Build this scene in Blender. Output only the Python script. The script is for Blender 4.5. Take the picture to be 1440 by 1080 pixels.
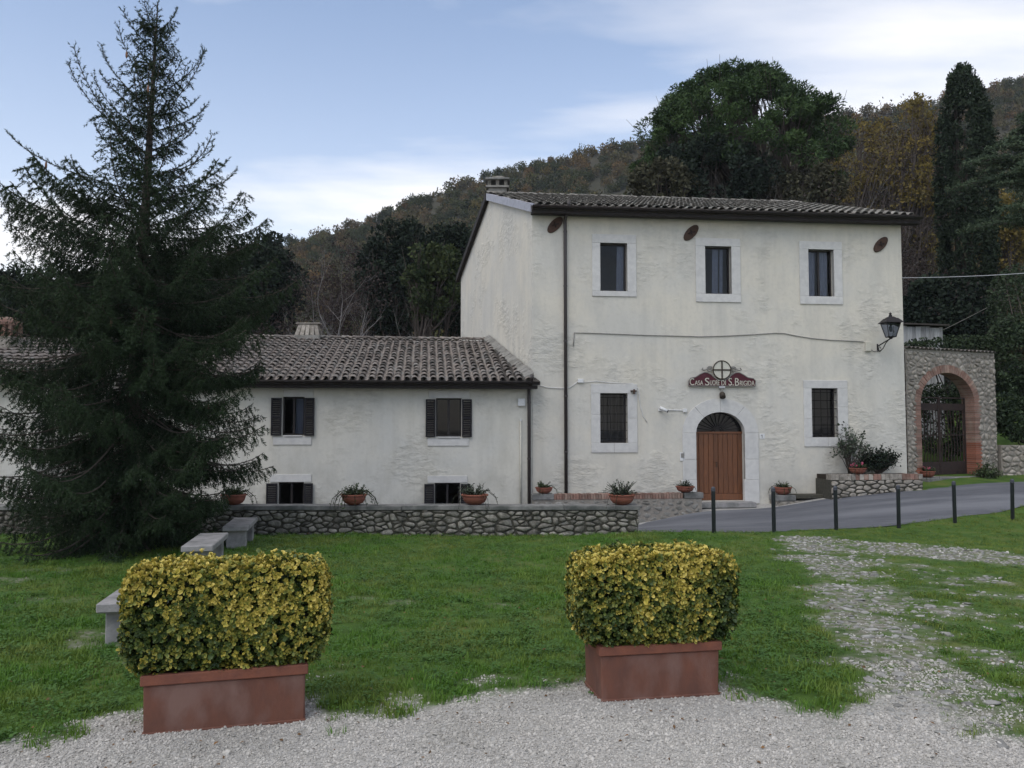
import bpy, bmesh, math, random
import numpy as np
from mathutils import Vector, Matrix
from mathutils.geometry import tessellate_polygon

for o in list(bpy.data.objects):
    bpy.data.objects.remove(o)
SC = bpy.context.scene
COL = SC.collection
rng = np.random.default_rng(7)
random.seed(7)
R = math.radians

# ------------------------------------------------------------------ camera, sky, sun, exposure
F = 1123.0                 # focal length in photo pixels (1440 x 1080)
CAMZ = 1.85
PITCH = R(3.06)
cam = bpy.data.cameras.new('camera')
cam.sensor_width = 36.0
cam.lens = F / 1440 * 36.0
cam.clip_start = 0.05
cam.clip_end = 3000
camo = bpy.data.objects.new('camera', cam)
COL.objects.link(camo)
camo.location = (0, 0, CAMZ)
camo.rotation_euler = (math.pi / 2 + PITCH, 0, 0)
SC.camera = camo

SUN_EL, SUN_AZ = R(52), R(215)       # azimuth measured clockwise from +Y: behind the camera, to the left
W = bpy.data.worlds.new('World')
SC.world = W
W.use_nodes = True
nt = W.node_tree
nt.nodes.clear()
def wn(t, **k):
    n = nt.nodes.new(t)
    for a, b in k.items():
        setattr(n, a, b)
    return n
out = wn('ShaderNodeOutputWorld')
bg = wn('ShaderNodeBackground')
bg.inputs['Strength'].default_value = 0.15
sky = wn('ShaderNodeTexSky', sky_type='NISHITA')
sky.sun_disc = False
sky.sun_elevation = SUN_EL
sky.sun_rotation = SUN_AZ
sky.dust_density = 0.7
sky.air_density = 1.0
sky.ozone_density = 1.5
tc = wn('ShaderNodeTexCoord')
sep = wn('ShaderNodeSeparateXYZ')
nt.links.new(tc.outputs['Generated'], sep.inputs[0])
def wmath(op, a, b=None, clamp=False):
    n = wn('ShaderNodeMath', operation=op, use_clamp=clamp)
    for i, v in enumerate((a, b)):
        if v is None: continue
        if isinstance(v, (int, float)): n.inputs[i].default_value = v
        else: nt.links.new(v, n.inputs[i])
    return n.outputs[0]
den = wmath('ADD', wmath('MAXIMUM', sep.outputs[2], 0.0), 0.16)
cx = wmath('DIVIDE', sep.outputs[0], den)
cy = wmath('DIVIDE', sep.outputs[1], den)
comb = wn('ShaderNodeCombineXYZ')
nt.links.new(cx, comb.inputs[0]); nt.links.new(cy, comb.inputs[1])
cmap = wn('ShaderNodeMapping')
cmap.inputs['Location'].default_value = (4.011, 4.557, 0)
cmap.inputs['Scale'].default_value = (0.55, 1.0, 1)
cmap.inputs['Rotation'].default_value = (0, 0, R(10))
nt.links.new(comb.outputs[0], cmap.inputs[0])
cn = wn('ShaderNodeTexNoise')
cn.inputs['Scale'].default_value = 0.9
cn.inputs['Detail'].default_value = 7
cn.inputs['Roughness'].default_value = 0.52
cn.inputs['Distortion'].default_value = 0.35
nt.links.new(cmap.outputs[0], cn.inputs['Vector'])
cr = wn('ShaderNodeValToRGB')
cr.color_ramp.elements[0].position = 0.42
cr.color_ramp.elements[1].position = 0.62
nt.links.new(cn.outputs['Fac'], cr.inputs[0])
# thin veil everywhere, thicker towards the horizon (long slant path through the haze layer)
veil = wmath('MULTIPLY', wmath('POWER', wmath('SUBTRACT', 1.0, wmath('MAXIMUM', sep.outputs[2], 0.0)), 3.6), 0.8)
fac = wmath('MAXIMUM', wmath('MULTIPLY', cr.outputs[0], 0.85), veil, True)
mix = wn('ShaderNodeMixRGB')
mix.inputs[2].default_value = (6.6, 6.35, 6.15, 1)
nt.links.new(fac, mix.inputs[0])
nt.links.new(sky.outputs[0], mix.inputs[1])
nt.links.new(mix.outputs[0], bg.inputs['Color'])
nt.links.new(bg.outputs[0], out.inputs[0])

sl = bpy.data.lights.new('sun', 'SUN')
sl.energy = 1.05
sl.angle = R(45)
sl.color = (1.0, 0.96, 0.90)
so = bpy.data.objects.new('sun', sl)
COL.objects.link(so)
sd = Vector((math.sin(SUN_AZ) * math.cos(SUN_EL), math.cos(SUN_AZ) * math.cos(SUN_EL), math.sin(SUN_EL)))
so.rotation_euler = sd.to_track_quat('Z', 'Y').to_euler()
so.location = (0, -20, 30)

SC.render.engine = 'CYCLES'
SC.view_settings.view_transform = 'Standard'
SC.view_settings.look = 'None'
SC.view_settings.gamma = 1
SC.view_settings.use_curve_mapping = False
SC.view_settings.exposure = 0.45
SC.render.resolution_x = 1024
SC.render.resolution_y = 768

# ------------------------------------------------------------------ pixel -> place
CP, SP = math.cos(PITCH), math.sin(PITCH)
def ray(px, py):
    u, v = px - 720.0, py - 540.0
    return (u, F * CP + v * SP, F * SP - v * CP)
def at(px, py, Y):
    d = ray(px, py)
    k = Y / d[1]
    return Vector((d[0] * k, Y, CAMZ + d[2] * k))
SLOPE = 0.0233
def lawn(px, py):
    d = ray(px, py)
    t = CAMZ / (-d[2] - SLOPE * d[1])
    return (d[0] * t, d[1] * t)
def to_px(x, y, z):
    z = z - CAMZ
    yc = y * CP + z * SP
    zc = z * CP - y * SP
    return 720 + F * x / yc, 540 - F * zc / yc

class Plane:
    """vertical plane through A and B (ground points), out = towards the camera"""
    def __init__(s, A, B):
        s.A = Vector((A[0], A[1])); B = Vector((B[0], B[1]))
        s.U = (B - s.A).normalized(); s.L = (B - s.A).length
        s.N = Vector((s.U.y, -s.U.x))
    def uv(s, px, py):
        d = ray(px, py)
        k = (s.A.x * s.N.x + s.A.y * s.N.y) / (d[0] * s.N.x + d[1] * s.N.y)
        p = Vector((d[0] * k, d[1] * k))
        return ((p - s.A).dot(s.U), CAMZ + d[2] * k)
    def pt(s, u, z, o=0.0):
        p = s.A + s.U * u + s.N * o
        return Vector((p.x, p.y, z))

# ------------------------------------------------------------------ objects
def link(o, parent=None):
    COL.objects.link(o)
    if parent is not None:
        o.parent = parent
        w = Matrix.Identity(4); p = parent
        chain = []
        while p is not None:
            chain.append(p); p = p.parent
        for p in reversed(chain):
            w = w @ p.matrix_parent_inverse @ p.matrix_basis
        o.matrix_parent_inverse = w.inverted()
    return o
def tag(o, label=None, cat=None, group=None, kind=None):
    if label: o['label'] = label
    if cat: o['category'] = cat
    if group: o['group'] = group
    if kind: o['kind'] = kind
    return o
def thing(name, label, cat, loc=(0, 0, 0), group=None):
    o = bpy.data.objects.new(name, None)
    o.empty_display_size = 0.2
    o.location = loc
    COL.objects.link(o)
    return tag(o, label, cat, group)
def obj(name, me, mat=None, parent=None, smooth=False):
    if mat is not None and len(me.materials) == 0:
        me.materials.append(mat)
    if smooth:
        me.polygons.foreach_set('use_smooth', [True] * len(me.polygons))
    o = bpy.data.objects.new(name, me)
    return link(o, parent)

class MB:
    """collects simple shapes into one mesh"""
    def __init__(s): s.v = []; s.f = []
    def add(s, vs, fs):
        b = len(s.v)
        s.v += [tuple(p) for p in vs]
        s.f += [tuple(i + b for i in f) for f in fs]
        return s
    def hexa(s, p):     # p: 4 bottom then 4 top
        return s.add(p, [(3, 2, 1, 0), (4, 5, 6, 7), (0, 1, 5, 4), (1, 2, 6, 5), (2, 3, 7, 6), (3, 0, 4, 7)])
    def box(s, x0, x1, y0, y1, z0, z1):
        return s.hexa([(x0, y0, z0), (x1, y0, z0), (x1, y1, z0), (x0, y1, z0), (x0, y0, z1), (x1, y0, z1), (x1, y1, z1), (x0, y1, z1)])
    def pbox(s, pl, u0, u1, z0, z1, o0, o1):
        q = [pl.pt(u0, z0, o1), pl.pt(u1, z0, o1), pl.pt(u1, z0, o0), pl.pt(u0, z0, o0)]
        return s.hexa(q + [Vector((p.x, p.y, z1)) for p in q])
    def tube(s, pts, r, n=8, caps=True):
        pts = [Vector(p) for p in pts]
        rs = r if isinstance(r, (list, tuple)) else [r] * len(pts)
        b = len(s.v); up = None
        for i, p in enumerate(pts):
            d = (pts[min(i + 1, len(pts) - 1)] - pts[max(i - 1, 0)])
            d = d.normalized() if d.length > 1e-9 else Vector((0, 0, 1))
            if up is None:
                up = Vector((0, 0, 1)) if abs(d.z) < 0.9 else Vector((1, 0, 0))
            x = d.cross(up)
            x = x.normalized() if x.length > 1e-6 else d.orthogonal().normalized()
            up = x.cross(d).normalized()
            for k in range(n):
                a = 2 * math.pi * k / n
                s.v.append(tuple(p + (x * math.cos(a) + up * math.sin(a)) * rs[i]))
        for i in range(len(pts) - 1):
            for k in range(n):
                a0 = b + i * n + k; a1 = b + i * n + (k + 1) % n
                s.f.append((a0, a1, a1 + n, a0 + n))
        if caps:
            s.f.append(tuple(b + k for k in reversed(range(n))))
            e = b + (len(pts) - 1) * n
            s.f.append(tuple(e + k for k in range(n)))
        return s
    def lathe(s, c, prof, n=20):
        b = len(s.v); c = Vector(c)
        for r, z in prof:
            for k in range(n):
                a = 2 * math.pi * k / n
                s.v.append((c.x + r * math.cos(a), c.y + r * math.sin(a), c.z + z))
        for i in range(len(prof) - 1):
            for k in range(n):
                a0 = b + i * n + k; a1 = b + i * n + (k + 1) % n
                s.f.append((a0, a1, a1 + n, a0 + n))
        s.f.append(tuple(b + k for k in reversed(range(n))))
        e = b + (len(prof) - 1) * n
        s.f.append(tuple(e + k for k in range(n)))
        return s
    def mesh(s, name, bevel=0):
        me = bpy.data.meshes.new(name)
        me.from_pydata(s.v, [], s.f)
        if bevel:
            bm = bmesh.new(); bm.from_mesh(me)
            bmesh.ops.bevel(bm, geom=bm.edges[:], offset=bevel, segments=1, affect='EDGES')
            bm.to_mesh(me); bm.free()
        me.update()
        return me
    def build(s, name, mat, parent=None, smooth=False, bevel=0):
        return obj(name, s.mesh(name, bevel), mat, parent, smooth)

def np_mesh(name, V, Fc, attr=None):
    """V (n,3), Fc (m,k) all the same k; attr: name -> per-vertex floats"""
    V = np.asarray(V, np.float32); Fc = np.asarray(Fc, np.int32)
    me = bpy.data.meshes.new(name)
    m, k = Fc.shape
    me.vertices.add(len(V)); me.vertices.foreach_set('co', V.ravel())
    me.loops.add(m * k); me.loops.foreach_set('vertex_index', Fc.ravel())
    me.polygons.add(m)
    me.polygons.foreach_set('loop_start', np.arange(0, m * k, k, dtype=np.int32))
    try: me.polygons.foreach_set('loop_total', np.full(m, k, np.int32))
    except Exception: pass
    for a, vals in (attr or {}).items():
        at_ = me.attributes.new(a, 'FLOAT', 'POINT')
        at_.data.foreach_set('value', np.asarray(vals, np.float32).ravel())
    me.update(calc_edges=True)
    return me

# ------------------------------------------------------------------ materials
def mat(name, c1, c2=None, scale=4.0, detail=6, rough=0.85, bump=0.0, bscale=30.0, rand=0.0, c3=None, s3=1.2,
        spec=0.3, metal=0.0, stretch=(1, 1, 1), attr=None, trans=0.0, coord='pos', bdist=0.02, ramp=None):
    """procedural surface: two-tone noise, optional large-scale third tone, fine bump, per-object brightness spread"""
    m = bpy.data.materials.new(name); m.use_nodes = True
    t = m.node_tree; n = t.nodes; L = t.links
    b = n['Principled BSDF']
    b.inputs['Roughness'].default_value = rough
    b.inputs['Specular IOR Level'].default_value = spec
    b.inputs['Metallic'].default_value = metal
    if coord == 'pos':
        src = n.new('ShaderNodeNewGeometry').outputs['Position']
    else:
        src = n.new('ShaderNodeTexCoord').outputs['Object']
    mp = n.new('ShaderNodeMapping'); mp.inputs['Scale'].default_value = stretch
    L.new(src, mp.inputs[0]); src = mp.outputs[0]
    col = None
    c4 = lambda c: (c[0], c[1], c[2], 1)
    if c2 is None: c2 = tuple(x * 0.8 for x in c1)
    if attr:
        a = n.new('ShaderNodeAttribute'); a.attribute_name = attr
        mx = n.new('ShaderNodeMixRGB'); L.new(a.outputs['Fac'], mx.inputs[0])
    else:
        a = n.new('ShaderNodeTexNoise'); a.inputs['Scale'].default_value = scale; a.inputs['Detail'].default_value = detail
        a.inputs['Roughness'].default_value = 0.6
        L.new(src, a.inputs['Vector'])
        rp = n.new('ShaderNodeValToRGB'); rp.color_ramp.elements[0].position = 0.35; rp.color_ramp.elements[1].position = 0.65
        L.new(a.outputs['Fac'], rp.inputs[0])
        mx = n.new('ShaderNodeMixRGB'); L.new(rp.outputs[0], mx.inputs[0])
    mx.inputs[1].default_value = c4(c1); mx.inputs[2].default_value = c4(c2)
    col = mx.outputs[0]
    if ramp:
        rq = n.new('ShaderNodeValToRGB'); e = rq.color_ramp.elements
        while len(e) < len(ramp): e.new(.5)
        for i, (p_, c_) in enumerate(ramp): e[i].position = p_; e[i].color = c4(c_)
        L.new(a.outputs['Fac'], rq.inputs[0]); col = rq.outputs[0]
    if c3 is not None:
        a = n.new('ShaderNodeTexNoise'); a.inputs['Scale'].default_value = s3; a.inputs['Detail'].default_value = 5
        L.new(src, a.inputs['Vector'])
        rp = n.new('ShaderNodeValToRGB'); rp.color_ramp.elements[0].position = 0.48; rp.color_ramp.elements[1].position = 0.66
        L.new(a.outputs['Fac'], rp.inputs[0])
        m3 = n.new('ShaderNodeMixRGB'); L.new(rp.outputs[0], m3.inputs[0])
        L.new(col, m3.inputs[1]); m3.inputs[2].default_value = c4(c3); col = m3.outputs[0]
    if rand:
        oi = n.new('ShaderNodeObjectInfo')
        mr = n.new('ShaderNodeMapRange'); mr.inputs[3].default_value = 1 - rand; mr.inputs[4].default_value = 1 + rand
        L.new(oi.outputs['Random'], mr.inputs[0])
        hs = n.new('ShaderNodeHueSaturation')
        L.new(mr.outputs[0], hs.inputs['Value']); L.new(col, hs.inputs['Color']); col = hs.outputs[0]
    L.new(col, b.inputs['Base Color'])
    if bump:
        a = n.new('ShaderNodeTexNoise'); a.inputs['Scale'].default_value = bscale; a.inputs['Detail'].default_value = 6
        L.new(src, a.inputs['Vector'])
        bp = n.new('ShaderNodeBump'); bp.inputs['Strength'].default_value = bump; bp.inputs['Distance'].default_value = bdist
        L.new(a.outputs['Fac'], bp.inputs['Height']); L.new(bp.outputs[0], b.inputs['Normal'])
    if trans:
        tr = n.new('ShaderNodeBsdfTranslucent'); L.new(col, tr.inputs[0])
        ms = n.new('ShaderNodeMixShader'); ms.inputs[0].default_value = trans
        L.new(b.outputs[0], ms.inputs[1]); L.new(tr.outputs[0], ms.inputs[2])
        L.new(ms.outputs[0], n['Material Output'].inputs[0])
    return m

M = {}
M['stone'] = mat('wall_stone', (0.26, 0.245, 0.215), (0.14, 0.13, 0.11), 16, rough=0.92, bump=0.8, bscale=30, rand=0.45, c3=(0.085, 0.082, 0.066), s3=5)
M['stone_pale'] = mat('pale_wall_stone', (0.34, 0.31, 0.27), (0.24, 0.215, 0.185), 14, rough=0.92, bump=0.5, bscale=45, rand=0.25, c3=(0.19, 0.17, 0.14), s3=6)
M['mortar'] = mat('mortar', (0.075, 0.07, 0.055), (0.04, 0.038, 0.03), 20, rough=0.95, bump=0.6, bscale=60)
M['mortar_pale'] = mat('pale_mortar', (0.27, 0.245, 0.215), (0.20, 0.18, 0.155), 16, rough=0.95, bump=0.6, bscale=60)
M['cap'] = mat('capping_stone', (0.22, 0.215, 0.205), (0.12, 0.12, 0.115), 6, rough=0.9, bump=0.35, bscale=40, c3=(0.08, 0.085, 0.08), s3=2.5, rand=0.12)
M['travertine'] = mat('white_limestone', (0.56, 0.548, 0.525), (0.51, 0.50, 0.48), 9, rough=0.75, bump=0.12, bscale=40, c3=(0.48, 0.47, 0.455), s3=5, rand=0.05)
M['brick'] = mat('brick', (0.265, 0.155, 0.12), (0.19, 0.115, 0.092), 25, rough=0.92, bump=0.3, bscale=60, rand=0.3, c3=(0.27, 0.20, 0.16), s3=4)
M['brick_red'] = mat('red_brick', (0.29, 0.10, 0.06), (0.21, 0.085, 0.055), 25, rough=0.92, bump=0.3, bscale=60, rand=0.25)
M['tile'] = mat('roof_tile', (0.21, 0.185, 0.165), (0.12, 0.10, 0.088), 14, rough=0.93, bump=0.4, bscale=50, rand=0.42, c3=(0.16, 0.155, 0.145), s3=3)
M['tile_grey'] = mat('weathered_roof_tile', (0.24, 0.225, 0.20), (0.13, 0.12, 0.105), 14, rough=0.93, bump=0.4, bscale=50, rand=0.35, c3=(0.19, 0.19, 0.17), s3=3)
M['tile_under'] = mat('channel_tile', (0.075, 0.065, 0.058), (0.045, 0.04, 0.036), 10, rough=0.95)
M['eave'] = mat('dark_eave_wood', (0.022, 0.016, 0.014), (0.014, 0.011, 0.010), 12, rough=0.7)
M['pipe'] = mat('brown_pipe', (0.045, 0.036, 0.034), (0.035, 0.028, 0.027), 12, rough=0.5, spec=0.5)
M['flash'] = mat('zinc_flashing', (0.36, 0.36, 0.40), (0.27, 0.27, 0.30), 8, rough=0.5, metal=0.3)
M['shutter'] = mat('dark_shutter', (0.013, 0.011, 0.014), (0.009, 0.008, 0.010), 20, rough=0.65)
M['frame'] = mat('dark_window_frame', (0.028, 0.024, 0.024), (0.02, 0.017, 0.017), 20, rough=0.5)
M['iron'] = mat('wrought_iron', (0.018, 0.017, 0.019), (0.028, 0.024, 0.024), 30, rough=0.55, metal=0.4)
M['rust'] = mat('rusty_iron', (0.040, 0.025, 0.021), (0.025, 0.018, 0.017), 9, rough=0.85)
M['plate'] = mat('rust_brown_plate', (0.085, 0.046, 0.032), (0.05, 0.034, 0.026), 14, rough=0.9, bump=0.3, bscale=60)
M['wood'] = mat('door_wood', (0.165, 0.064, 0.026), (0.095, 0.037, 0.017), 7, detail=8, rough=0.5, rand=0.16, stretch=(6, 6, 0.5), spec=0.4)
M['curtain'] = mat('curtain', (0.72, 0.73, 0.76), (0.64, 0.65, 0.69), 6, rough=0.9, trans=0.3)
M['white'] = mat('white_paint', (0.66, 0.66, 0.66), (0.56, 0.56, 0.55), 20, rough=0.6)
M['sign'] = mat('maroon_board', (0.075, 0.012, 0.02), (0.055, 0.01, 0.016), 14, rough=0.55)
M['letter'] = mat('cream_lettering', (0.52, 0.50, 0.42), (0.40, 0.38, 0.32), 30, rough=0.7)
M['medallion'] = mat('cream_medallion', (0.56, 0.54, 0.46), (0.48, 0.46, 0.40), 20, rough=0.7)
M['bronze'] = mat('dark_bronze', (0.055, 0.042, 0.03), (0.035, 0.028, 0.022), 30, rough=0.6)
M['scroll'] = mat('grey_stone_scroll', (0.25, 0.24, 0.22), (0.16, 0.155, 0.14), 30, rough=0.85)
M['cable'] = mat('grey_cable', (0.30, 0.29, 0.27), (0.22, 0.21, 0.20), 20, rough=0.8)
M['cable_white'] = mat('pale_cable', (0.42, 0.42, 0.44), (0.36, 0.36, 0.38), 20, rough=0.7)
M['bollard'] = mat('bollard_paint', (0.072, 0.076, 0.09), (0.055, 0.058, 0.07), 20, rough=0.55, metal=0.2, coord='obj')
M['terracotta'] = mat('terracotta', (0.235, 0.085, 0.055), (0.18, 0.065, 0.045), 8, rough=0.85, rand=0.12, bump=0.15, bscale=60)
M['planter'] = mat('weathered_terracotta', (0.160, 0.066, 0.043), (0.115, 0.054, 0.040), 6, rough=0.85, bump=0.15, bscale=70, c3=(0.18, 0.105, 0.085), s3=4.0, stretch=(1, 1, 0.55))
M['rim'] = mat('terracotta_rim', (0.20, 0.074, 0.044), (0.145, 0.058, 0.04), 9, rough=0.8, bump=0.15, bscale=70)
M['soil'] = mat('soil', (0.04, 0.03, 0.022), (0.025, 0.019, 0.014), 30, rough=1.0, bump=0.6, bscale=60)
M['bench'] = mat('bench_stone', (0.28, 0.27, 0.265), (0.21, 0.205, 0.20), 9, rough=0.9, bump=0.3, bscale=50, c3=(0.15, 0.15, 0.145), s3=4)
M['bark'] = mat('bark', (0.085, 0.07, 0.06), (0.05, 0.04, 0.034), 12, rough=0.95, bump=0.6, bscale=25, stretch=(1, 1, 0.3))
M['bark_pale'] = mat('pale_bark', (0.23, 0.22, 0.215), (0.14, 0.13, 0.125), 6, rough=0.95, bump=0.4, bscale=25)
M['bark_twig'] = mat('twig_bark', (0.10, 0.082, 0.085), (0.07, 0.058, 0.06), 6, rough=0.95)
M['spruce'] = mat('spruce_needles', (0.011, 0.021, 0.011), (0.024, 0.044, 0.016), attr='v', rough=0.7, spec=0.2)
M['cone'] = mat('spruce_cone', (0.24, 0.13, 0.085), (0.17, 0.09, 0.06), 30, rough=0.8)
M['pine'] = mat('pine_needles', (0.020, 0.042, 0.015), (0.056, 0.096, 0.028), attr='v', rough=0.75, spec=0.2)
M['cypress'] = mat('cypress_foliage', (0.016, 0.026, 0.016), (0.03, 0.044, 0.024), attr='v', rough=0.8, spec=0.15)
M['cedar'] = mat('cedar_needles', (0.03, 0.05, 0.032), (0.075, 0.10, 0.055), attr='v', rough=0.8, spec=0.15)
M['dull'] = mat('dull_olive_leaves', (0.038, 0.040, 0.026), (0.075, 0.072, 0.042), attr='v', rough=0.85, spec=0.15)
M['yellow'] = mat('yellow_leaves', (0.11, 0.09, 0.028), (0.21, 0.155, 0.04), attr='v', rough=0.8, trans=0.25, spec=0.2)
M['olive'] = mat('olive_green_leaves', (0.02, 0.034, 0.015), (0.062, 0.078, 0.028), attr='v', rough=0.8, trans=0.2, spec=0.2)
M['dark_leaf'] = mat('dark_evergreen_leaves', (0.011, 0.018, 0.013), (0.024, 0.036, 0.022), attr='v', rough=0.8, spec=0.15)
M['brown_leaf'] = mat('brown_twig_foliage', (0.035, 0.027, 0.026), (0.065, 0.05, 0.045), attr='v', rough=0.9, spec=0.1)
M['ivy'] = mat('ivy_leaves', (0.016, 0.030, 0.014), (0.04, 0.062, 0.026), attr='v', rough=0.7, spec=0.25)
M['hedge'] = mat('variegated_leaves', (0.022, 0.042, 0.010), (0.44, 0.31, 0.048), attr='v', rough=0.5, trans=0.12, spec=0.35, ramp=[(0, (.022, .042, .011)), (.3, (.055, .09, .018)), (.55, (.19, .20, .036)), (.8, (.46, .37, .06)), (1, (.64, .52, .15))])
M['hedge_core'] = mat('hedge_stems', (0.022, 0.020, 0.012), (0.014, 0.016, 0.008), 20, rough=1)
M['potleaf'] = mat('pot_plant_leaves', (0.03, 0.052, 0.02), (0.09, 0.12, 0.05), attr='v', rough=0.65, trans=0.15, spec=0.3)
M['succulent'] = mat('dark_succulent_leaves', (0.035, 0.05, 0.032), (0.075, 0.095, 0.06), attr='v', rough=0.6, spec=0.3)
M['flower'] = mat('pink_petals', (0.42, 0.09, 0.15), (0.30, 0.05, 0.09), 20, rough=0.7)
M['board'] = mat('pale_shed_board', (0.42, 0.42, 0.42), (0.28, 0.28, 0.28), 5, rough=0.9, rand=0.3, stretch=(3, 3, 0.6))
M['concrete'] = mat('rough_concrete', (0.25, 0.24, 0.22), (0.17, 0.165, 0.15), 7, rough=0.95, bump=0.4, bscale=30, c3=(0.13, 0.125, 0.11), s3=2.5)

def plaster(name, c1, c2, c3, seed):
    """lime plaster: drifting tone, vertical rain streaks, patches where the rubble behind shows through as relief"""
    m = bpy.data.materials.new(name); m.use_nodes = True
    t = m.node_tree; n = t.nodes; L = t.links
    b = n['Principled BSDF']; b.inputs['Roughness'].default_value = 0.95; b.inputs['Specular IOR Level'].default_value = 0.15
    g = n.new('ShaderNodeNewGeometry').outputs['Position']
    def noise(scale, detail, st=(1, 1, 1), lo=0.4, hi=0.6, rough=0.6):
        mp = n.new('ShaderNodeMapping'); mp.inputs['Scale'].default_value = st; mp.inputs['Location'].default_value = (seed, seed * 0.7, seed * 1.3)
        L.new(g, mp.inputs[0])
        a = n.new('ShaderNodeTexNoise'); a.inputs['Scale'].default_value = scale; a.inputs['Detail'].default_value = detail
        a.inputs['Roughness'].default_value = rough
        L.new(mp.outputs[0], a.inputs['Vector'])
        r = n.new('ShaderNodeMapRange'); r.inputs[1].default_value = lo; r.inputs[2].default_value = hi
        L.new(a.outputs['Fac'], r.inputs[0])
        return r.outputs[0], mp.outputs[0]
    def mixc(f, a, c, k=1.0):
        x = n.new('ShaderNodeMixRGB')
        if k != 1.0:
            q = n.new('ShaderNodeMath'); q.operation = 'MULTIPLY'; q.inputs[1].default_value = k; L.new(f, q.inputs[0]); f = q.outputs[0]
        L.new(f, x.inputs[0])
        if isinstance(a, tuple): x.inputs[1].default_value = (*a, 1)
        else: L.new(a, x.inputs[1])
        x.inputs[2].default_value = (*c, 1)
        return x.outputs[0]
    n1, _ = noise(0.55, 6)
    n2, _ = noise(2.2, 8, (1, 1, 0.35), 0.45, 0.75)
    n3, _ = noise(9, 8, (1, 1, 1), 0.5, 0.8)
    n5, _ = noise(1.3, 5, (2.2, 2.2, 0.12), 0.52, 0.75)
    col = mixc(n1, c1, c2)
    col = mixc(n2, col, c3, 0.55)
    col = mixc(n5, col, tuple(x * 0.8 for x in c3), 0.28)
    col = mixc(n3, col, tuple(x * 0.7 for x in c3), 0.25)
    # damp, dirty band along the foot of the wall, broken up by noise
    sx = n.new('ShaderNodeSeparateXYZ'); L.new(g, sx.inputs[0])
    lowr = n.new('ShaderNodeMapRange'); lowr.inputs[1].default_value = 1.0; lowr.inputs[2].default_value = -0.8; L.new(sx.outputs[2], lowr.inputs[0])
    nb, _ = noise(1.6, 7, (1, 1, 1), 0.42, 0.62)
    dm = n.new('ShaderNodeMath'); dm.operation = 'MULTIPLY'; L.new(lowr.outputs[0], dm.inputs[0]); L.new(nb, dm.inputs[1])
    col = mixc(dm.outputs[0], col, tuple(x * 0.68 for x in c3), 0.7)
    mask, _ = noise(0.62, 4, (1, 1, 1), 0.515, 0.60)
    def relief(scale, st, detail, lo, hi):
        r, _ = noise(scale, detail, st, lo, hi, 0.55); return r
    r1 = relief(4.6, (0.85, 0.85, 1.7), 5, 0.36, 0.62)
    r2 = relief(9.0, (0.8, 0.8, 1.6), 5, 0.3, 0.7)
    def mth(op, a_, b_):
        q = n.new('ShaderNodeMath'); q.operation = op
        for i, v in enumerate((a_, b_)):
            if isinstance(v, float): q.inputs[i].default_value = v
            else: L.new(v, q.inputs[i])
        return q.outputs[0]
    rel = mth('ADD', r1, mth('MULTIPLY', r2, 0.5))
    relm = mth('MULTIPLY', rel, mask)
    fine = n.new('ShaderNodeTexNoise'); fine.inputs['Scale'].default_value = 5; fine.inputs['Detail'].default_value = 8; L.new(g, fine.inputs['Vector'])
    hgt = mth('ADD', mth('MULTIPLY', fine.outputs['Fac'], 0.5), relm)
    bp = n.new('ShaderNodeBump'); bp.inputs['Strength'].default_value = 0.55; bp.inputs['Distance'].default_value = 0.022
    L.new(hgt, bp.inputs['Height']); L.new(bp.outputs[0], b.inputs['Normal'])
    # grime lodged in the rough patches
    gr_ = mth('MULTIPLY', mth('SUBTRACT', 1.0, r1), mask)
    col = mixc(gr_, col, tuple(x * 0.75 for x in c3), 0.30)
    L.new(col, b.inputs['Base Color'])
    return m
M['plaster'] = plaster('lime_plaster', (0.60, 0.562, 0.482), (0.545, 0.525, 0.475), (0.44, 0.425, 0.385), 3.1)
M['plaster_low'] = plaster('lime_plaster_annex', (0.59, 0.565, 0.50), (0.535, 0.525, 0.485), (0.42, 0.40, 0.345), 11.7)

def glass_mat():
    m = bpy.data.materials.new('window_glass'); m.use_nodes = True
    t = m.node_tree; n = t.nodes; L = t.links
    n.remove(n['Principled BSDF'])
    tr = n.new('ShaderNodeBsdfTransparent'); tr.inputs[0].default_value = (0.50, 0.53, 0.60, 1)
    gl = n.new('ShaderNodeBsdfGlossy'); gl.inputs['Roughness'].default_value = 0.03
    fr = n.new('ShaderNodeFresnel'); fr.inputs[0].default_value = 1.38
    mx = n.new('ShaderNodeMixShader')
    L.new(fr.outputs[0], mx.inputs[0]); L.new(tr.outputs[0], mx.inputs[1]); L.new(gl.outputs[0], mx.inputs[2])
    L.new(mx.outputs[0], n['Material Output'].inputs[0])
    return m
M['glass'] = glass_mat()
# ------------------------------------------------------------------ terrain
def smooth(a, b, x):
    t = np.clip((np.asarray(x, float) - a) / (b - a), 0, 1)
    return t * t * (3 - 2 * t)
def vnoise(x, y, s, seed=0):
    """value noise in [0,1] on arrays"""
    x = np.asarray(x, float) * s + seed * 17.13; y = np.asarray(y, float) * s + seed * 7.77
    xi = np.floor(x).astype(int); yi = np.floor(y).astype(int)
    fx = x - xi; fy = y - yi
    fx = fx * fx * (3 - 2 * fx); fy = fy * fy * (3 - 2 * fy)
    def h(a, b):
        n = (a * 374761393 + b * 668265263 + seed * 974711) & 0x7fffffff
        n = ((n ^ (n >> 13)) * 1274126177) & 0x7fffffff
        return ((n ^ (n >> 16)) & 0xffff) / 65535.0
    return (h(xi, yi) * (1 - fx) + h(xi + 1, yi) * fx) * (1 - fy) + (h(xi, yi + 1) * (1 - fx) + h(xi + 1, yi + 1) * fx) * fy
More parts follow.
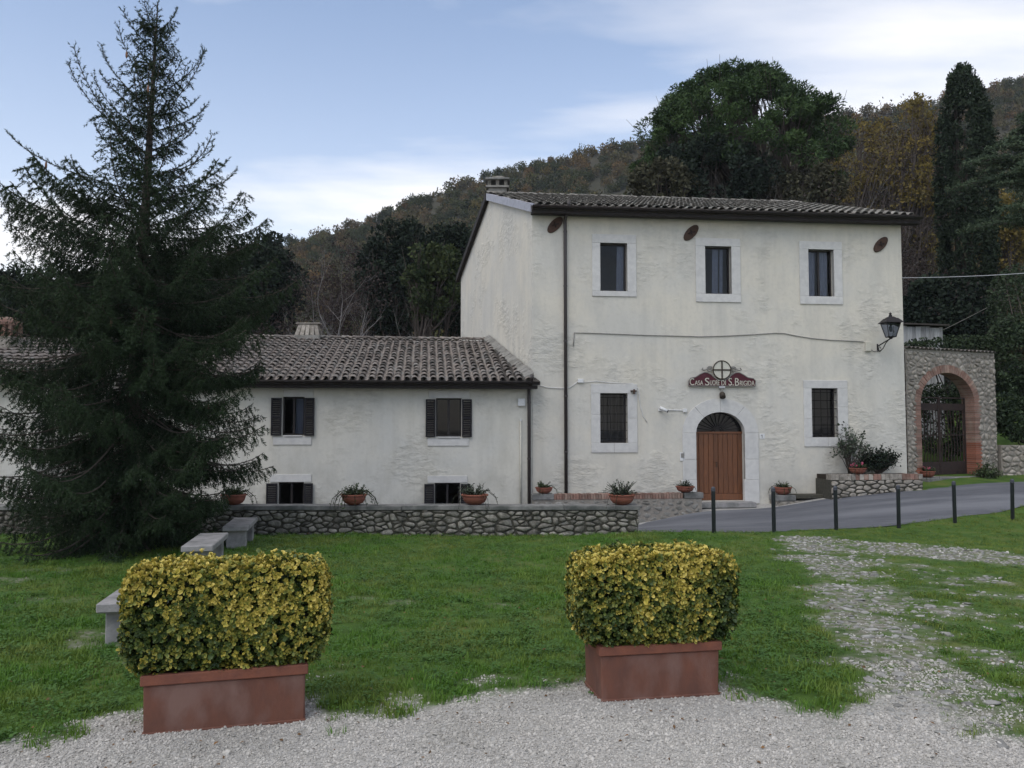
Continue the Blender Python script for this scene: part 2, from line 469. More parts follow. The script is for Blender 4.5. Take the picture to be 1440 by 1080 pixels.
def fbm(x, y, s, seed=0, o=4):
    t = 0; a = 0.5; n = 0
    for i in range(o):
        t = t + a * vnoise(x, y, s * 2 ** i, seed + i); n += a; a *= 0.5
    return t / n

CTRL = []
for x in (-16, -9, -3, 2, 5):
    for y in (-4, 1, 5, 9, 13, 16.6):
        CTRL.append((x, y, -SLOPE * y))
for x in (9, 14):
    for y in (-4, 1, 5, 9, 13):
        CTRL.append((x, y, -SLOPE * y))
NEAR = [(905, 748, 17.1), (1080, 749.5, 17.5), (1180, 744, 18.1), (1260, 737, 18.6), (1350, 724, 19.3), (1440, 708, 20.2)]
FAR = [(899, 737, 22.2), (985, 720, 22.4), (1080, 715, 23.1), (1174, 700, 23.2), (1300, 689, 23.3), (1440, 678, 24.2)]
BOLL = [(1004, 750, 16.8), (1088.5, 748, 17.2), (1176, 745, 17.65), (1264, 743, 18.1), (1343, 736, 18.6), (1424, 732, 19.0)]
for q in NEAR + FAR + BOLL:
    p = at(*q); CTRL.append((p.x, p.y, p.z))
for q in [(1325, 669, 25.3), (1440, 668, 26.0)]:
    p = at(*q); CTRL.append((p.x, p.y, p.z))
for x, y, z in [(-16, 20, -.5), (-9, 20, -.55), (-3, 20, -.6), (-16, 26, -.5), (-6, 26, -.4), (4, 28, 0), (-16, 40, .2), (0, 40, 1.0), (10, 36, 2.0), (20, 38, 3.0), (20, 24, .7), (20, 17, -.1), (18, 14, -.25)]:
    CTRL.append((x, y, z))
CT = np.array(CTRL)
def _phi(d2): return 0.5 * d2 * np.log(d2 + 1e-9)
_n = len(CT)
_D = ((CT[:, None, :2] - CT[None, :, :2]) ** 2).sum(-1)
_A = np.zeros((_n + 3, _n + 3))
_A[:_n, :_n] = _phi(_D) + np.eye(_n) * 0.3
_A[:_n, _n] = 1; _A[:_n, _n + 1:] = CT[:, :2]; _A[_n:, :_n] = _A[:_n, _n:].T
_w = np.linalg.solve(_A, np.concatenate([CT[:, 2], np.zeros(3)]))
WALLY = 16.8
def height(x, y, rough=True):
    x = np.atleast_1d(np.asarray(x, float)); y = np.atleast_1d(np.asarray(y, float))
    cx_ = np.clip(x, -18, 21); cy_ = np.clip(y, -5, 41)
    z = np.zeros(x.shape)
    for i in range(_n):
        z += _w[i] * _phi((cx_ - CT[i, 0]) ** 2 + (cy_ - CT[i, 1]) ** 2)
    z += _w[_n] + _w[_n + 1] * cx_ + _w[_n + 2] * cy_
    # the lane behind the stone wall drops away to the left
    drop = 1.75 * smooth(2.9, -3.5, x) if False else 1.75 * (1 - smooth(-3.5, 2.9, x))
    z -= drop * smooth(WALLY + 0.08, WALLY + 0.32, y) * (1 - smooth(30, 40, y))
    far = np.maximum(smooth(21, 60, np.abs(x)), smooth(41, 80, np.abs(y)))
    z = z * (1 - far)
    if rough:
        z += (fbm(x, y, 0.6, 3) - 0.5) * 0.05 * smooth(2, 6, y) + (fbm(x, y, 2.5, 5) - 0.5) * 0.025
    return z
def hz(x, y): return float(height(x, y)[0])

# bare ground: foreground gravel and the stony track, from outlines read off the photograph
EDGE = np.array([(-900, 1075), (-200, 1055), (0, 1046), (120, 1022), (200, 1002), (430, 990), (470, 1005), (560, 1000), (640, 986), (700, 986), (760, 972), (815, 952), (1015, 962), (1060, 988), (1180, 1012), (1230, 985), (1300, 1000), (1440, 1042), (2300, 1075)], float)
STROKES = [(1330, 1010, .6, 1), (1290, 970, .55, 1), (1265, 935, .55, 1), (1245, 905, .6, 1), (1225, 875, .65, 1), (1212, 850, .7, 1), (1200, 828, .75, 1), (1190, 808, .85, 1), (1175, 790, .95, 1), (1155, 773, 1.0, 1), (1140, 760, 1.0, 1),
           (1200, 766, 1.0, .9), (1250, 770, 1.1, .95), (1300, 774, 1.1, .95), (1350, 779, 1.1, .95), (1400, 785, 1.0, .95), (1450, 790, 1.0, .9), (1540, 798, 1.0, .9), (1280, 800, .8, .7), (1350, 815, .8, .6),
           (1300, 855, .8, .78), (1350, 868, .8, .78), (1410, 880, .7, .72), (1290, 890, .6, .7), (1380, 920, .6, .66), (1420, 840, .6, .6), (1300, 830, .5, .62), (1330, 960, .5, .7), (1420, 1010, .6, .75), (1120, 868, .35, .62), (1160, 880, .3, .6), (1340, 925, .35, .62), (1400, 980, .4, .72), (1150, 925, .3, .6),
           (560, 848, .3, .75), (510, 842, .22, .7), (690, 852, .28, .7), (700, 798, .2, .6), (455, 945, .3, .75), (700, 962, .35, .8), (770, 965, .3, .75),
           (70, 803, .7, .66), (20, 815, .5, .62), (140, 893, .35, .85), (120, 905, .3, .8), (220, 800, .4, .6), (60, 845, .5, .5), (1080, 850, .3, .55), (1090, 800, .3, .5)]
SW = [(*lawn(a, b), r_, s_) for a, b, r_, s_ in STROKES]
def bare(x, y):
    x = np.atleast_1d(np.asarray(x, float)); y = np.atleast_1d(np.asarray(y, float))
    yy = np.maximum(y, 0.6)
    zc = -SLOPE * yy - CAMZ
    yc = yy * CP + zc * SP
    px = 720 + F * x / yc
    py = 540 - F * (zc * CP - yy * SP) / yc
    e = np.interp(px, EDGE[:, 0], EDGE[:, 1])
    nn = fbm(x, y, 3.0, 11) - 0.5
    g = smooth(-16, 14, py - e + nn * 62)
    g = np.where(y < 3.5, 1.0, g)
    s = np.zeros(x.shape)
    n2 = .55 * fbm(x, y, 1.5, 21, 4) + .45 * fbm(x, y, 5.5, 27, 3)
    for sx, sy, r_, st in SW:
        d = np.sqrt(((x - sx)) ** 2 + ((y - sy)) ** 2) / r_
        s = np.maximum(s, st * (1 - smooth(0.35, 1.5, d)))
    s = smooth(0.34, 1.08, s * 0.95 + (n2 - 0.5) * 1.7) * smooth(.02, .3, s)
    s = s * (s > 0)
    return g, s

def axis(segs):
    o = []
    for a, b, st in segs:
        o += list(np.arange(a, b, st))
    return np.array(o + [segs[-1][1]])
xs = axis([(-600, -60, 60), (-60, -20, 5), (-20, -11, .3), (-11, 13, .07), (13, 21, .3), (21, 61, 5), (61, 600, 60)])
ys = axis([(-300, -30, 45), (-30, -4, 4), (-4, 2.5, .5), (2.5, 17.4, .07), (17.4, 27, .2), (27, 42, 1), (42, 82, 8), (82, 900, 90)])
GX, GY = np.meshgrid(xs, ys)
GZ = height(GX.ravel(), GY.ravel()).reshape(GX.shape)
ROADN = [at(*q) for q in NEAR]; ROADF = [at(*q) for q in FAR]
def road_edges(x):
    n_ = np.interp(x, [p.x for p in ROADN], [p.y for p in ROADN]); f_ = np.interp(x, [p.x for p in ROADF], [p.y for p in ROADF])
    # beyond the table the road runs on
    return n_, f_
rn, rf_ = road_edges(GX)
inroad = smooth(0.0, 0.2, GY - rn - 0.1) * smooth(0.0, 0.2, rf_ - 0.1 - GY)
GZ = GZ - 0.10 * inroad
g_, s_ = bare(GX.ravel(), GY.ravel())
behind = np.maximum(smooth(WALLY, WALLY + .2, GY.ravel()) * (GX.ravel() < 3), (GY.ravel() > rn.ravel() + .3) * (GX.ravel() < 11.6) * (GX.ravel() > 2))
idx = np.arange(GX.size).reshape(GX.shape)
faces = np.stack([idx[:-1, :-1], idx[:-1, 1:], idx[1:, 1:], idx[1:, :-1]], -1).reshape(-1, 4)
gme = np_mesh('ground', np.stack([GX.ravel(), GY.ravel(), GZ.ravel()], -1), faces, {'gravel': np.maximum(g_, behind), 'track': s_})

def ground_mat():
    m = bpy.data.materials.new('lawn_and_gravel'); m.use_nodes = True
    t = m.node_tree; n = t.nodes; L = t.links
    b = n['Principled BSDF']; b.inputs['Roughness'].default_value = 0.95; b.inputs['Specular IOR Level'].default_value = 0.15
    g = n.new('ShaderNodeNewGeometry').outputs['Position']
    def noise(s, d=6):
        a = n.new('ShaderNodeTexNoise'); a.inputs['Scale'].default_value = s; a.inputs['Detail'].default_value = d; L.new(g, a.inputs['Vector']); return a.outputs['Fac']
    def ramp(f, stops):
        r_ = n.new('ShaderNodeValToRGB')
        e = r_.color_ramp.elements
        while len(e) < len(stops): e.new(0.5)
        for i, (p, c) in enumerate(stops):
            e[i].position = p; e[i].color = (*c, 1)
        L.new(f, r_.inputs[0]); return r_.outputs[0]
    grass = ramp(noise(1.6), [(0.3, (0.04, 0.08, 0.015)), (0.5, (0.06, 0.11, 0.02)), (0.7, (0.10, 0.125, 0.032))])
    grav = ramp(noise(28, 8), [(0.3, (0.27, 0.26, 0.24)), (0.5, (0.35, 0.34, 0.32)), (0.72, (0.42, 0.41, 0.39))])
    dirt = ramp(noise(12, 8), [(0.3, (0.11, 0.105, 0.075)), (0.5, (0.20, 0.19, 0.16)), (0.7, (0.30, 0.285, 0.255))])
    def attr(a):
        q = n.new('ShaderNodeAttribute'); q.attribute_name = a; return q.outputs['Fac']
    def mix(f, a, c):
        x = n.new('ShaderNodeMixRGB'); L.new(f, x.inputs[0]); L.new(a, x.inputs[1]); L.new(c, x.inputs[2]); return x.outputs[0]
    nz = n.new('ShaderNodeMapRange'); nz.inputs[1].default_value = .30; nz.inputs[2].default_value = .58; L.new(noise(7, 7), nz.inputs[0])
    tm = n.new('ShaderNodeMath'); tm.operation = 'MULTIPLY'; L.new(attr('track'), tm.inputs[0]); L.new(nz.outputs[0], tm.inputs[1])
    col = mix(tm.outputs[0], grass, dirt)
    col = mix(attr('gravel'), col, grav)
    L.new(col, b.inputs['Base Color'])
    bp = n.new('ShaderNodeBump'); bp.inputs['Strength'].default_value = 0.8; bp.inputs['Distance'].default_value = 0.02
    L.new(noise(45, 8), bp.inputs['Height']); L.new(bp.outputs[0], b.inputs['Normal'])
    return m
GROUND = tag(obj('ground', gme, ground_mat(), None, True), 'lawn with gravel strip and stony track in front of the houses', None, None, 'structure')

# road: strip between the two edges, running on downhill to the left behind the stone wall and uphill to the right
def road_line():
    cols = []
    for x in np.arange(-14, 26, 0.25):
        if x < ROADN[0].x: n_ = max(WALLY + .5, ROADN[0].y)
        else: n_ = float(road_edges(x)[0])
        if x < ROADF[0].x: f_ = 21.9
        else: f_ = float(road_edges(x)[1])
        if x > ROADN[-1].x: n_ += (x - ROADN[-1].x) * 0.33
        if x > ROADF[-1].x: f_ += (x - ROADF[-1].x) * 0.2
        cols.append((x, n_, f_))
    return cols
rv = []; NS = 14
rl = road_line()
for i, (x, n_, f_) in enumerate(rl):
    for k in range(NS + 1):
        t = k / NS
        y = n_ + (f_ - n_) * t
        if k == 0: y -= 0.12 * vnoise(x, 0, 1.3, 4) + 0.05
        rv.append((x, y, 0))
rv = np.array(rv)
rv[:, 2] = height(rv[:, 0], rv[:, 1], False) + 0.012
ri = np.arange(len(rv)).reshape(len(rl), NS + 1)
rfc = np.stack([ri[:-1, :-1], ri[1:, :-1], ri[1:, 1:], ri[:-1, 1:]], -1).reshape(-1, 4)
M['asphalt'] = mat('asphalt', (0.115, 0.12, 0.135), (0.085, 0.088, 0.10), 5, rough=0.85, bump=0.5, bscale=90, c3=(0.16, 0.165, 0.18), s3=0.6, stretch=(0.35, 1.6, 1), spec=0.3)
tag(obj('road', np_mesh('road', rv, rfc), M['asphalt'], None, True), 'grey asphalt road climbing past the house to the right', None, None, 'structure')

# hill: skyline read off the photograph, ridge about 270 m away
SKYL = np.array([(-1500, 520), (-400, 440), (0, 395), (150, 365), (330, 335), (430, 312), (520, 286), (600, 252), (700, 219), (800, 193), (890, 178), (1000, 164), (1190, 134), (1290, 122), (1380, 100), (1440, 82), (1900, 30), (3000, 10)], float)
def hill(x, y):
    x = np.asarray(x, float); y = np.asarray(y, float)
    px = 720 + F * x / np.maximum(y, 20)
    ang = (600 - np.interp(px, SKYL[:, 0], SKYL[:, 1])) / F
    g = np.clip((y - 36) / (268 - 36), 0, 1) ** 0.8
    z = 0.3 + ang * np.minimum(y, 268) * g - 4.0 * smooth(120, 268, y) - 2.5 * (1 - smooth(36, 44, y))
    z = z - np.maximum(y - 268, 0) * 0.12
    z += (fbm(x, y, 0.03, 31) - 0.5) * 8 * smooth(60, 160, y) * (1 - smooth(230, 268, y))
    return z
hx = np.linspace(-420, 460, 150); hy = np.concatenate([np.linspace(36, 80, 30), np.linspace(84, 420, 70)])
HX, HY = np.meshgrid(hx, hy)
HZ = hill(HX, HY)
hi_ = np.arange(HX.size).reshape(HX.shape)
hf = np.stack([hi_[:-1, :-1], hi_[:-1, 1:], hi_[1:, 1:], hi_[1:, :-1]], -1).reshape(-1, 4)
M['hill'] = mat('forest_floor', (0.05, 0.045, 0.03), (0.03, 0.032, 0.02), 0.15, rough=1)
tag(obj('hill', np_mesh('hill', np.stack([HX.ravel(), HY.ravel(), HZ.ravel()], -1), hf), M['hill'], None, True), 'wooded hillside rising behind the houses', None, None, 'structure')

# ------------------------------------------------------------------ scattering
def scatter(name, pts, rot, scl, idxs, sources, label, cat, parent=None):
    """one 'stuff' object: instances of small source meshes on points"""
    c = bpy.data.collections.new(name + '_sources')
    for s in sources: c.objects.link(s)
    me = bpy.data.meshes.new(name)
    pts = np.asarray(pts, np.float32)
    me.vertices.add(len(pts)); me.vertices.foreach_set('co', pts.ravel())
    a = me.attributes.new('rot', 'FLOAT_VECTOR', 'POINT'); a.data.foreach_set('vector', np.asarray(rot, np.float32).ravel())
    scl = np.asarray(scl, np.float32)
    if scl.ndim == 1: scl = np.repeat(scl[:, None], 3, 1)
    a = me.attributes.new('scl', 'FLOAT_VECTOR', 'POINT'); a.data.foreach_set('vector', scl.ravel())
    a = me.attributes.new('pick', 'INT', 'POINT'); a.data.foreach_set('value', np.asarray(idxs, np.int32))
    o = bpy.data.objects.new(name, me); link(o, parent)
    ng = bpy.data.node_groups.new(name + '_nodes', 'GeometryNodeTree')
    ng.interface.new_socket('Geometry', in_out='INPUT', socket_type='NodeSocketGeometry')
    ng.interface.new_socket('Geometry', in_out='OUTPUT', socket_type='NodeSocketGeometry')
    N = ng.nodes; K = ng.links
    gi = N.new('NodeGroupInput'); go = N.new('NodeGroupOutput')
    ip = N.new('GeometryNodeInstanceOnPoints'); ci = N.new('GeometryNodeCollectionInfo')
    ci.inputs['Collection'].default_value = c
    ci.inputs['Separate Children'].default_value = True; ci.inputs['Reset Children'].default_value = True
    def na(nm, dt):
        q = N.new('GeometryNodeInputNamedAttribute'); q.data_type = dt; q.inputs['Name'].default_value = nm; return q.outputs[0]
    K.new(gi.outputs[0], ip.inputs['Points']); K.new(ci.outputs[0], ip.inputs['Instance'])
    ip.inputs['Pick Instance'].default_value = True
    K.new(na('pick', 'INT'), ip.inputs['Instance Index'])
    K.new(na('rot', 'FLOAT_VECTOR'), ip.inputs['Rotation'])
    K.new(na('scl', 'FLOAT_VECTOR'), ip.inputs['Scale'])
    K.new(ip.outputs[0], go.inputs[0])
    md = o.modifiers.new('scatter', 'NODES'); md.node_group = ng
    return tag(o, label, cat, None, 'stuff')
def source(name, me, m):
    if len(me.materials) == 0: me.materials.append(m)
    return bpy.data.objects.new(name, me)

# grass
def tuft(seed, nb=16, rad=.075, hmin=.025, hmax=.06, lean=.5, wid=.0035):
    r_ = np.random.default_rng(seed); V = []; Fc = []; A = []
    for i in range(nb):
        a = r_.uniform(0, 6.283); d = rad * math.sqrt(r_.uniform(0, 1)); bx, by = d * math.cos(a), d * math.sin(a)
        h = r_.uniform(hmin, hmax); la = r_.uniform(0, 6.283); ll = h * r_.uniform(.15, lean + .35)
        w = wid * r_.uniform(.7, 1.4); wa = la + math.pi / 2
        wx, wy = w * math.cos(wa), w * math.sin(wa)
        b = len(V)
        for t, ww in ((0, 1), (.55, .8)):
            ox, oy = ll * t * t * math.cos(la), ll * t * t * math.sin(la)
            V += [(bx + ox - wx * ww, by + oy - wy * ww, h * t - .004), (bx + ox + wx * ww, by + oy + wy * ww, h * t - .004)]
        V.append((bx + ll * math.cos(la), by + ll * math.sin(la), h * .95))
        Fc += [(b, b + 1, b + 3), (b, b + 3, b + 2), (b + 2, b + 3, b + 4)]
        q = r_.uniform(0, 1); A += [q] * 5
    return np_mesh('grass_tuft', V, Fc, {'v': A})
def grass_mat(name, a1, a2, b1):
    m = bpy.data.materials.new(name); m.use_nodes = True
    t = m.node_tree; n = t.nodes; L = t.links
    b = n['Principled BSDF']; b.inputs['Roughness'].default_value = 0.6; b.inputs['Specular IOR Level'].default_value = 0.25
    at_ = n.new('ShaderNodeAttribute'); at_.attribute_name = 'v'
    g = n.new('ShaderNodeNewGeometry').outputs['Position']
    no = n.new('ShaderNodeTexNoise'); no.inputs['Scale'].default_value = 0.9; no.inputs['Detail'].default_value = 5; L.new(g, no.inputs['Vector'])
    rp = n.new('ShaderNodeValToRGB'); rp.color_ramp.elements[0].position = .42; rp.color_ramp.elements[1].position = .66; L.new(no.outputs['Fac'], rp.inputs[0])
    x = n.new('ShaderNodeMixRGB'); L.new(at_.outputs['Fac'], x.inputs[0]); x.inputs[1].default_value = (*a1, 1); x.inputs[2].default_value = (*a2, 1)
    sx = n.new('ShaderNodeSeparateXYZ'); L.new(g, sx.inputs[0]); mr = n.new('ShaderNodeMapRange'); mr.inputs[1].default_value = 2.5; mr.inputs[2].default_value = 7.0; mr.inputs[4].default_value = .55; L.new(sx.outputs[0], mr.inputs[0])
    mxx = n.new('ShaderNodeMath'); mxx.operation = 'ADD'; mxx.use_clamp = True; L.new(rp.outputs[0], mxx.inputs[0]); L.new(mr.outputs[0], mxx.inputs[1])
    y = n.new('ShaderNodeMixRGB'); L.new(mxx.outputs[0], y.inputs[0]); L.new(x.outputs[0], y.inputs[1]); y.inputs[2].default_value = (*b1, 1)
    L.new(y.outputs[0], b.inputs['Base Color'])
    tr = n.new('ShaderNodeBsdfTranslucent'); L.new(y.outputs[0], tr.inputs[0])
    ms = n.new('ShaderNodeMixShader'); ms.inputs[0].default_value = .25
    L.new(b.outputs[0], ms.inputs[1]); L.new(tr.outputs[0], ms.inputs[2]); L.new(ms.outputs[0], n['Material Output'].inputs[0])
    return m
M['grass'] = grass_mat('grass_blades', (0.064, 0.155, 0.016), (0.118, 0.23, 0.030), (0.165, 0.21, 0.042))
M['weed'] = grass_mat('clover_leaves', (0.038, 0.102, 0.017), (0.075, 0.16, 0.03), (0.07, 0.138, 0.028))
def weed(seed, n=14):
    r_ = np.random.default_rng(seed); V = []; Fc = []; A = []
    for i in range(n):
        a = r_.uniform(0, 6.283); d = .09 * math.sqrt(r_.uniform(0, 1)); c = Vector((d * math.cos(a), d * math.sin(a), r_.uniform(.015, .05)))
        la = r_.uniform(0, 6.283); s = r_.uniform(.010, .020); tl = r_.uniform(-.3, .5)
        dx = Vector((math.cos(la), math.sin(la), tl)) * s; dy = Vector((-math.sin(la), math.cos(la), r_.uniform(-.3, .3))) * s * .8
        b = len(V); V += [tuple(c - dx), tuple(c - dy), tuple(c + dx), tuple(c + dy)]
        Fc += [(b, b + 1, b + 2), (b, b + 2, b + 3)]; q = r_.uniform(0, 1); A += [q] * 4
    return np_mesh('clover', V, Fc, {'v': A})
TUFTS = [source('grass_tuft', tuft(i), M['grass']) for i in range(5)] + [source('grass_tuft', tuft(50 + i, 14, .07, .05, .10, .6, .004), M['grass']) for i in range(2)] + [source('clover_patch', weed(i), M['weed']) for i in range(3)]
def scatter_grass():
    P = []
    for (x0, x1, y0, y1, dens) in [(-5, 6, 4.3, 8, 260), (-9, 10, 8, 12, 170), (-12.5, 13, 12, 16.75, 120), (2.9, 15, 16.75, 20.5, 110), (-7, -5, 4.3, 8, 80), (6, 8.5, 4.3, 8, 80)]:
        k = int((x1 - x0) * (y1 - y0) * dens)
        P.append(np.stack([rng.uniform(x0, x1, k), rng.uniform(y0, y1, k)], -1))
    P = np.concatenate(P)
    g, s = bare(P[:, 0], P[:, 1])
    n_, f_ = road_edges(P[:, 0])
    right = P[:, 0] > 2.8
    ok = ~(right & (P[:, 1] > n_ - 0.06))
    dens = (1 - np.maximum(g * 1.04, s * 0.78)) * (0.55 + 0.45 * smooth(.3, .55, fbm(P[:, 0], P[:, 1], 1.3, 41)))
    keep = ok & (rng.uniform(0, 1, len(P)) < dens)
    P = P[keep]; s = s[keep]; g = g[keep]
    z = height(P[:, 0], P[:, 1])
    wn_ = fbm(P[:, 0], P[:, 1], .9, 61)
    edge = smooth(.05, .3, g) * smooth(.9, .5, g) if False else smooth(.04, .25, g)
    u = rng.uniform(0, 1, len(P))
    pick = rng.integers(0, 5, len(P))
    pick = np.where(u < .05 + .06 * smooth(.5, .6, wn_), rng.integers(5, 7, len(P)), pick)
    u2 = rng.uniform(0, 1, len(P))
    pick = np.where(u2 < .10 + .45 * smooth(.50, .62, fbm(P[:, 0], P[:, 1], .8, 71)) + .3 * edge, rng.integers(7, 10, len(P)), pick)
    sc = (0.6 + 0.55 * fbm(P[:, 0], P[:, 1], 1.1, 81)) * rng.uniform(.75, 1.3, len(P)) * (1 - .62 * smooth(.02, .5, s)) * (1 - .28 * smooth(3.0, 6.0, P[:, 0]) * smooth(5, 8, P[:, 1]))
    rot = np.stack([rng.normal(0, .12, len(P)), rng.normal(0, .12, len(P)), rng.uniform(0, 6.283, len(P))], -1)
    scatter('grass', np.column_stack([P, z]), rot, sc, pick, TUFTS, 'short green lawn grass with clover between wall and gravel', 'grass')
scatter_grass()

def pebble(seed, flat=.6, sub=1):
    r_ = np.random.default_rng(seed)
    bm = bmesh.new(); bmesh.ops.create_icosphere(bm, subdivisions=sub, radius=1)
    ax = r_.uniform(.7, 1.25, 3); ax[2] *= flat
    k = r_.normal(0, 1, (5, 3))
    for v in bm.verts:
        d = np.array(v.co); f = 1 + .16 * math.sin(d @ k[0] * 1.7) + .13 * math.sin(d @ k[1] * 2.6 + 1) + r_.normal(0, .05)
        v.co = Vector(d * ax * f)
    me = bpy.data.meshes.new('stone'); bm.to_mesh(me); bm.free()
    me.polygons.foreach_set('use_smooth', [sub > 1] * len(me.polygons))
    return me
M['pebble'] = mat('limestone_gravel', (0.45, 0.43, 0.395), (0.36, 0.34, 0.31), 60, rough=0.9, rand=0.24, c3=(0.33, 0.315, 0.285), s3=1.3)
M['cobble'] = mat('track_stone', (0.29, 0.285, 0.27), (0.19, 0.185, 0.17), 14, rough=0.92, rand=0.32, bump=.3, bscale=60)
PEB = [source('pebble', pebble(i), M['pebble']) for i in range(6)]
def scatter_gravel():
    P = []
    for (x0, x1, y0, y1, dens) in [(-3.4, 3.8, 4.0, 5.6, 6500), (-3.4, 5, 5.6, 7, 3200), (-5, 6, 3.2, 4.0, 700), (3, 8, 5, 9, 420), (3, 11, 9, 16.7, 130), (-9, 3, 7, 16, 30)]:
        k = int((x1 - x0) * (y1 - y0) * dens)
        P.append(np.stack([rng.uniform(x0, x1, k), rng.uniform(y0, y1, k)], -1))
    P = np.concatenate(P)
    g, s = bare(P[:, 0], P[:, 1])
    keep = rng.uniform(0, 1, len(P)) < np.maximum(g, s * .42)
    P = P[keep]
    z = height(P[:, 0], P[:, 1])
    sc = np.exp(rng.normal(math.log(.0057), .36, len(P))); sc = np.clip(sc * (1 + .12 * (P[:, 1] - 4.5)), .004, .05)
    scatter('gravel', np.column_stack([P, z + sc * .2]), rng.uniform(0, 6.283, (len(P), 3)) * np.array([.12, .12, 1]), sc, rng.integers(0, 6, len(P)), PEB, 'loose pale limestone gravel in front of the planters', 'gravel')
scatter_gravel()

# a few fallen leaves
def leaf_litter():
    V = [(0, 0, 0), (.5, .32, .06), (1, 0, .02), (.5, -.32, .09)]
    m1 = mat('fallen_leaf', (0.16, 0.085, 0.035), (0.10, 0.06, 0.03), 40, rough=.9, rand=.45)
    src = []
    for k in range(2):
        src.append(source('fallen_leaf', np_mesh('fallen_leaf', np.array(V) * np.array([1, 1 if k else .7, 1 + k]), np.array([(0, 1, 2), (0, 2, 3)])), m1))
    k = 420
    P = np.concatenate([np.stack([rng.uniform(-4, 6, k), rng.uniform(4.2, 12, k)], -1), np.stack([rng.normal(-1.8, .8, 60), rng.normal(4.9, .35, 60)], -1), np.stack([rng.normal(1.1, .7, 60), rng.normal(5.6, .4, 60)], -1), np.stack([rng.uniform(-9, 3, 90), rng.uniform(15.5, 16.7, 90)], -1)])
    P = P[(P[:, 1] < 16.7)]
    g, s = bare(P[:, 0], P[:, 1])
    z = height(P[:, 0], P[:, 1]) + np.where(g > .5, .012, .03)
    n = len(P)
    scatter('fallen_leaves', np.column_stack([P, z]), np.stack([rng.normal(0, .3, n), rng.normal(0, .3, n), rng.uniform(0, 6.28, n)], -1), rng.uniform(.02, .045, n), rng.integers(0, 2, n), src, 'small brown fallen leaves on gravel and lawn', 'leaves')
leaf_litter()

# stones of the track, each its own piece of the ground
STN = [pebble(100 + i, .32, 2) for i in range(7)]
for m_ in STN: m_.materials.append(M['cobble'])
def track_stones():
    k = 26000
    P = np.stack([rng.uniform(2.0, 12.5, k), rng.uniform(5.0, 16.6, k)], -1)
    g, s = bare(P[:, 0], P[:, 1])
    pxs = np.array([to_px(x, y, -SLOPE * y) for x, y in P[:16000]])
    P = P[:16000]; s = s[:16000]; g = g[:16000]
    vis = (pxs[:, 0] < 1470) & (pxs[:, 1] < 1110)
    near_track = (s > .22) | ((g > .5) & (P[:, 0] > 2.6))
    P = P[vis & near_track & (rng.uniform(0, 1, len(s)) < np.maximum(s * .8, g * .5))]
    L_ = []
    for x, y in P:
        r_ = min(.065, max(.014, random.lognormvariate(math.log(.027), .40)))
        L_.append((r_ / y, x, y, r_))
    # thin overlaps out
    L_.sort(reverse=True); kept = []
    for q in L_:
        if all((q[1] - w[1]) ** 2 + (q[2] - w[2]) ** 2 > (0.95 * (q[3] + w[3])) ** 2 for w in kept): kept.append(q)
    big, rest = kept[:300], kept[300:]
    for _, x, y, r_ in big:
        o = bpy.data.objects.new('stone', random.choice(STN))
        o.location = (x, y, hz(x, y) + r_ * .02)
        o.rotation_euler = (random.gauss(0, .08), random.gauss(0, .08), random.uniform(0, 6.28))
        o.scale = (r_, r_ * random.uniform(.6, 1), r_ * random.uniform(.7, 1.1))
        link(o, GROUND)
    if rest:
        src = [source('track_stone', m_, M['cobble']) for m_ in STN]
        A = np.array([(q[1], q[2], q[3]) for q in rest])
        z = height(A[:, 0], A[:, 1])
        scatter('small_stones', np.column_stack([A[:, :2], z + A[:, 2] * .05]), np.stack([rng.normal(0, .08, len(A)), rng.normal(0, .08, len(A)), rng.uniform(0, 6.28, len(A))], -1),
                A[:, 2], rng.integers(0, 7, len(A)), src, 'small stones embedded in the stony track', 'stones')
track_stones()
# ------------------------------------------------------------------ building helpers
def poly_wall(mb, pl, outer, holes, reveal):
    """wall face with openings, plus the reveals of the openings"""
    loops = [outer] + holes
    pts = [p for l in loops for p in l]
    tris = tessellate_polygon([[Vector((p[0], p[1], 0)) for p in l] for l in loops])
    V = [pl.pt(u, z) for u, z in pts]
    fs = []
    for t in tris:
        a, b, c = (Vector(pts[i]) for i in t)
        fs.append(tuple(t) if (b - a).cross(c - a) > 0 else tuple(reversed(t)))
    mb.add(V, fs)
    for h in holes:
        n = len(h)
        vs = [pl.pt(u, z) for u, z in h] + [pl.pt(u, z, -reveal) for u, z in h]
        mb.add(vs, [(i, (i + 1) % n, n + (i + 1) % n, n + i) for i in range(n)])
def rect(u0, u1, z0, z1): return [(u0, z0), (u1, z0), (u1, z1), (u0, z1)]
def prect(pl, x0, x1, y0, y1):
    """pixel rectangle -> u0,u1,z0,z1 on the plane"""
    c = [pl.uv(x, y) for x in (x0, x1) for y in (y0, y1)]
    return ((c[0][0] + c[1][0]) / 2, (c[2][0] + c[3][0]) / 2, (c[1][1] + c[3][1]) / 2, (c[0][1] + c[2][1]) / 2)

